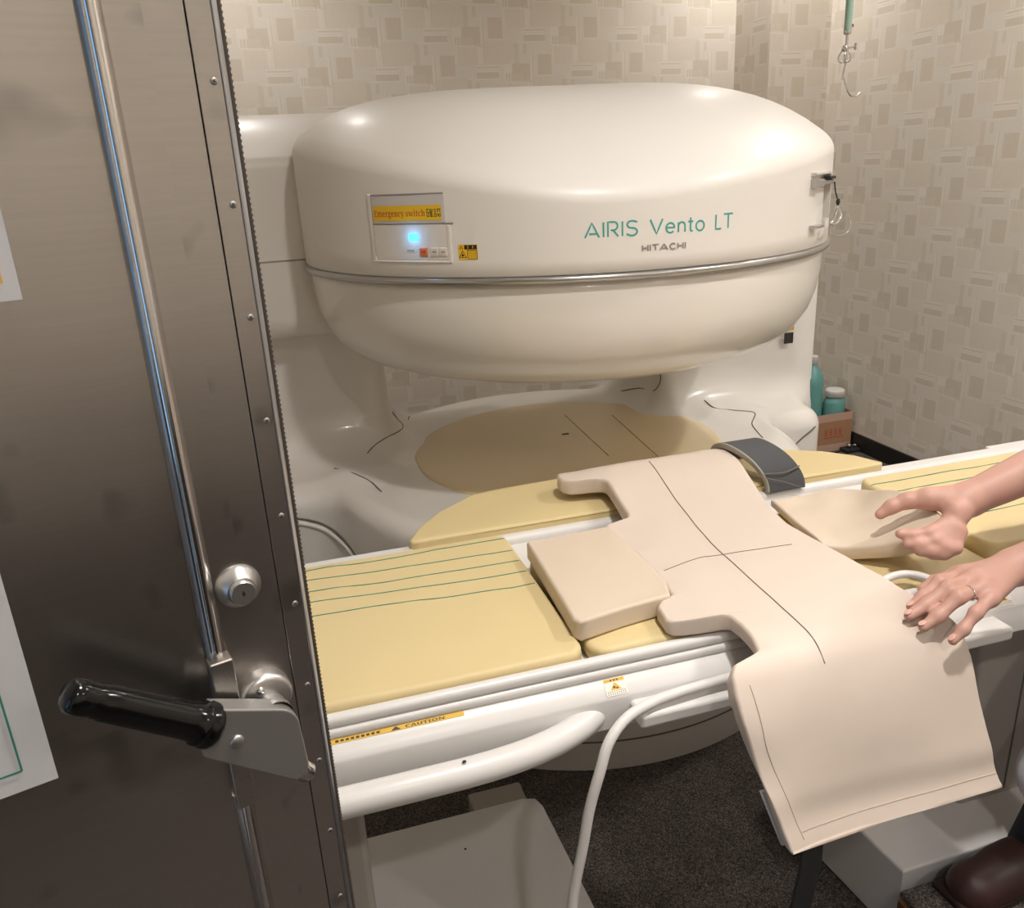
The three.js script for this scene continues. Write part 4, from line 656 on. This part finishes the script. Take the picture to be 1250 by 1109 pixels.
// ------------------------------------------------------------------ person
{
  const P = thing('person', 'person in white clothes leaning over the table, hands on the cover and cushion', 'person');
  const chain = (list, k) => (x, y, z) => { let d = 9; for (const c of list) d = smin(d, capsule(x, y, z, c[0], c[1], c[2], c[3]), k); return d; };
  const bounds = (list, m) => { const lo = [9, 9, 9], hi = [-9, -9, -9]; for (const c of list) for (const [p, r] of [[c[0], c[2]], [c[1], c[3]]]) for (let i = 0; i < 3; i++) { lo[i] = Math.min(lo[i], p[i] - r - m); hi[i] = Math.max(hi[i], p[i] + r + m); } return [lo, hi]; };
  // left hand resting on the cover (thumb on the far side), wrist, forearm
  const LW = [0.932, 0.893, -0.787], LE = [1.165, 0.985, -0.715];
  const lk = { i: [0.868, 0.884, -0.808], m: [0.866, 0.888, -0.789], r: [0.862, 0.885, -0.770], p: [0.858, 0.877, -0.752] };
  const lh = [[LE, LW, 0.041, 0.027], [LW, lk.i, 0.021, 0.0125], [LW, lk.m, 0.021, 0.0125], [LW, lk.r, 0.020, 0.012], [LW, lk.p, 0.019, 0.011], [lk.i, lk.r, 0.0115, 0.0115],
    [lk.i, [0.829, 0.8805, -0.809], 0.0098, 0.0088], [[0.829, 0.8805, -0.809], [0.800, 0.864, -0.806], 0.0088, 0.0080], [[0.800, 0.864, -0.806], [0.779, 0.854, -0.803], 0.0080, 0.0068],
    [lk.m, [0.822, 0.884, -0.787], 0.0100, 0.0090], [[0.822, 0.884, -0.787], [0.789, 0.8635, -0.787], 0.0090, 0.0082], [[0.789, 0.8635, -0.787], [0.762, 0.852, -0.787], 0.0082, 0.0070],
    [lk.r, [0.820, 0.880, -0.766], 0.0098, 0.0088], [[0.820, 0.880, -0.766], [0.790, 0.858, -0.766], 0.0088, 0.0080], [[0.790, 0.858, -0.766], [0.768, 0.845, -0.767], 0.0080, 0.0068],
    [lk.p, [0.827, 0.867, -0.743], 0.0088, 0.0078], [[0.827, 0.867, -0.743], [0.806, 0.849, -0.739], 0.0078, 0.0070], [[0.806, 0.849, -0.739], [0.790, 0.836, -0.738], 0.0070, 0.0060],
    [[0.915, 0.885, -0.80], [0.878, 0.873, -0.826], 0.016, 0.0115], [[0.878, 0.873, -0.826], [0.845, 0.864, -0.832], 0.0112, 0.0095], [[0.845, 0.864, -0.832], [0.820, 0.860, -0.828], 0.0095, 0.0075]];
  // right hand gripping the cushion
  const RW = [0.988, 0.930, -0.932], RE = [1.185, 1.020, -0.885];
  const q3 = p => [p[0] - 0.020, p[1] + 0.010, p[2] - 0.008];
  const rh = [[RE, RW, 0.041, 0.026], [RW, [0.958, 0.918, -0.922], 0.025, 0.020], [[0.958, 0.918, -0.922], [0.944, 0.902, -0.908], 0.019, 0.013], [RW, [0.937, 0.929, -0.958], 0.025, 0.0175],
    [[0.937, 0.929, -0.958], [0.912, 0.924, -0.974], 0.0165, 0.0125], [[0.912, 0.924, -0.974], [0.890, 0.914, -0.982], 0.0122, 0.0106], [[0.890, 0.914, -0.982], [0.873, 0.902, -0.986], 0.0104, 0.0082],
    ...[[[0.957, 0.896, -0.908], [0.927, 0.884, -0.908], 0.0112, 0.0098], [[0.927, 0.884, -0.908], [0.905, 0.879, -0.918], 0.0096, 0.0088], [[0.905, 0.879, -0.918], [0.890, 0.880, -0.928], 0.0088, 0.0075],
    [[0.959, 0.890, -0.900], [0.930, 0.875, -0.896], 0.0112, 0.0098], [[0.930, 0.875, -0.896], [0.909, 0.869, -0.904], 0.0096, 0.0088], [[0.909, 0.869, -0.904], [0.894, 0.868, -0.914], 0.0088, 0.0075],
    [[0.962, 0.886, -0.894], [0.938, 0.868, -0.886], 0.0102, 0.0090], [[0.938, 0.868, -0.886], [0.919, 0.861, -0.892], 0.0090, 0.0082], [[0.919, 0.861, -0.892], [0.905, 0.859, -0.901], 0.0082, 0.0070],
    [[0.968, 0.884, -0.892], [0.950, 0.866, -0.880], 0.0090, 0.0080], [[0.950, 0.866, -0.880], [0.934, 0.857, -0.884], 0.0080, 0.0072], [[0.934, 0.857, -0.884], [0.922, 0.855, -0.891], 0.0072, 0.0062]].map(c => [q3(c[0]), q3(c[1]), c[2], c[3]])];
  const gl = nets(chain(lh, 0.008), ...bounds(lh, 0.012), 0.0036), gr = nets(chain(rh, 0.008), ...bounds(rh, 0.012), 0.0036);
  const RS = [1.37, 1.29, -0.855], LS = [1.36, 1.27, -0.565];
  const bodyL = [[LE, LS, 0.040, 0.052], [RE, RS, 0.040, 0.052], [LS, RS, 0.055, 0.055], [[1.38, 1.26, -0.71], [1.58, 1.00, -0.69], 0.115, 0.13], [[1.36, 1.30, -0.71], [1.30, 1.40, -0.71], 0.06, 0.05], [[1.295, 1.42, -0.71], [1.265, 1.475, -0.71], 0.07, 0.075], [[1.285, 1.51, -0.71], [1.27, 1.50, -0.71], 0.092, 0.088], [[1.192, 1.478, -0.71], [1.166, 1.455, -0.71], 0.008, 0.012], [[1.29, 1.475, -0.795], [1.29, 1.50, -0.80], 0.010, 0.012], [[1.29, 1.475, -0.625], [1.29, 1.50, -0.62], 0.010, 0.012],
    [[1.60, 0.98, -0.77], [1.38, 0.62, -0.845], 0.082, 0.058], [[1.38, 0.62, -0.845], [1.225, 0.24, -0.885], 0.055, 0.038], [[1.60, 0.98, -0.61], [1.60, 0.60, -0.60], 0.082, 0.058], [[1.60, 0.60, -0.60], [1.66, 0.24, -0.60], 0.055, 0.038], [[1.60, 0.98, -0.77], [1.60, 0.98, -0.61], 0.09, 0.09]];
  const bf = chain(bodyL, 0.05);
  const clean = g => { for (const k of Object.keys(g.attributes)) if (k !== 'position' && k !== 'normal') g.deleteAttribute(k); return g; };
  const body = part('body', mergeGeometries([clean(nets(bf, ...bounds(bodyL, 0.03), 0.0135)), clean(gl), clean(gr)]), M.skin, P);
  // nails
  const nail = mat(lin(0.72, 0.42, 0.34), 0.3);
  for (const [p, d] of [[[0.7755, 0.8605, -0.8025], 0], [[0.759, 0.859, -0.787], 0], [[0.765, 0.852, -0.767], 0], [[0.7875, 0.842, -0.738], 0.3]]) part('finger_nail', at(new THREE.SphereGeometry(0.005, 14, 10).scale(1.15, 0.22, 0.85), p[0], p[1], p[2], 0, 0, 0.42 + d), nail, body);
  part('ring', at(new THREE.TorusGeometry(0.0096, 0.0013, 10, 32).rotateY(Math.PI / 2), 0.838, 0.8815, -0.7675, 0, -0.06, 0.12), mat(lin(0.75, 0.72, 0.68), 0.15, { metalness: 1 }), P, 'silver finger ring');
  // clothes
  const topF = (x, y, z) => { let d = chain([bodyL[2], bodyL[3], bodyL[14]], 0.06)(x, y, z); d = smin(d, capsule(x, y, z, LS, [1.29, 1.16, -0.625], 0.058, 0.056), 0.04); d = smin(d, capsule(x, y, z, RS, [1.30, 1.18, -0.868], 0.058, 0.056), 0.04); d = smin(d, capsule(x, y, z, [1.60, 0.98, -0.69], [1.62, 0.84, -0.69], 0.15, 0.16), 0.06); return Math.min(d - 0.012, Math.max(bf(x, y, z) - 0.010, 0.86 - y, y - 1.22, 1.40 - x)) + 0.004 * noise(x * 14, y * 10, z * 14); };
  part('tunic', nets(topF, [1.15, 0.62, -1.0], [1.85, 1.44, -0.42], 0.0145), M.clothWhite, P);
  const legF = (x, y, z) => { let d = chain([[bodyL[10][0], bodyL[10][1], 0.09, 0.075], [bodyL[11][0], [1.265, 0.355, -0.875], 0.075, 0.085], [bodyL[12][0], bodyL[12][1], 0.09, 0.075], [bodyL[13][0], [1.645, 0.33, -0.60], 0.075, 0.085]], 0.03)(x, y, z); return Math.max(d - 0.006 + 0.005 * noise(x * 16, y * 9, z * 16), 0.30 - y); };
  part('trousers', nets(legF, [1.12, 0.27, -1.02], [1.80, 1.12, -0.46], 0.0145), M.clothWhite, P);
  const hairF = (x, y, z) => Math.max(Math.hypot((x - 1.295) / 1.05, (y - 1.515) / 1.0, (z + 0.71) / 0.95) - 0.108, (1.295 - x) * 0.8 - (y - 1.50) * 0.9 - 0.01);
  part('hair', nets(hairF, [1.15, 1.36, -0.85], [1.45, 1.66, -0.57], 0.011), M.hair, P);
  const face = (y, z) => { let x = 1.08; for (let i = 0; i < 80; i++) { const d = bf(x, y, z); if (d < 0.0005) break; x += d * 0.8; } return x; };
  for (const z of [-0.745, -0.675]) { part('eye', at(new THREE.SphereGeometry(0.012, 16, 12).scale(0.6, 0.62, 1.1), face(1.492, z) + 0.001, 1.492, z), mat(lin(0.05, 0.04, 0.035), 0.2), body); part('eyebrow', at(new RoundedBoxGeometry(0.006, 0.006, 0.032, 2, 0.002), face(1.52, z) + 0.001, 1.52, z), M.hair, body); }
  part('mouth', at(new RoundedBoxGeometry(0.008, 0.009, 0.042, 2, 0.003), face(1.425, -0.71) + 0.002, 1.425, -0.71), mat(lin(0.42, 0.16, 0.14), 0.5), body);
  const clog = (x, z, a) => {
    const f = (X, Y, Z) => { const t = (X + 0.125) / 0.25; let d = smin(capsule(X, Y, Z, [-0.075, 0.024, 0], [0.02, 0.032, 0.003], 0.044, 0.042), capsule(X, Y, Z, [0.0, 0.040, 0], [0.045, 0.045, 0], 0.036, 0.038), 0.03); d = smin(d, capsule(X, Y, Z, [0.03, 0.03, 0], [0.09, 0.032, 0], 0.034, 0.036), 0.02); return Math.max(d, 0.006 - Y); };
    const o = part('clog', nets(f, [-0.16, -0.02, -0.08], [0.16, 0.14, 0.08], 0.0065), M.clog, P, 'brown leather clog'); o.position.set(x, 0.151, z); o.rotation.y = a;
    const so = part('sole', at(new RoundedBoxGeometry(0.24, 0.016, 0.088, 4, 0.007), -0.002, 0.0085, 0), mat(lin(0.03, 0.012, 0.01), 0.6), o);
  };
  clog(1.142, -0.880, 0.05); clog(1.60, -0.60, 0.1);
  const sock = (a, b) => part('sock', nets((x, y, z) => capsule(x, y, z, a, b, 0.046, 0.044), ...bounds([[a, b, 0.046, 0.046]], 0.02), 0.008), M.sock, P);
  sock([1.215, 0.205, -0.887], [1.245, 0.34, -0.878]); sock([1.655, 0.205, -0.60], [1.645, 0.33, -0.60]);
}

renderer.render(scene, camera);
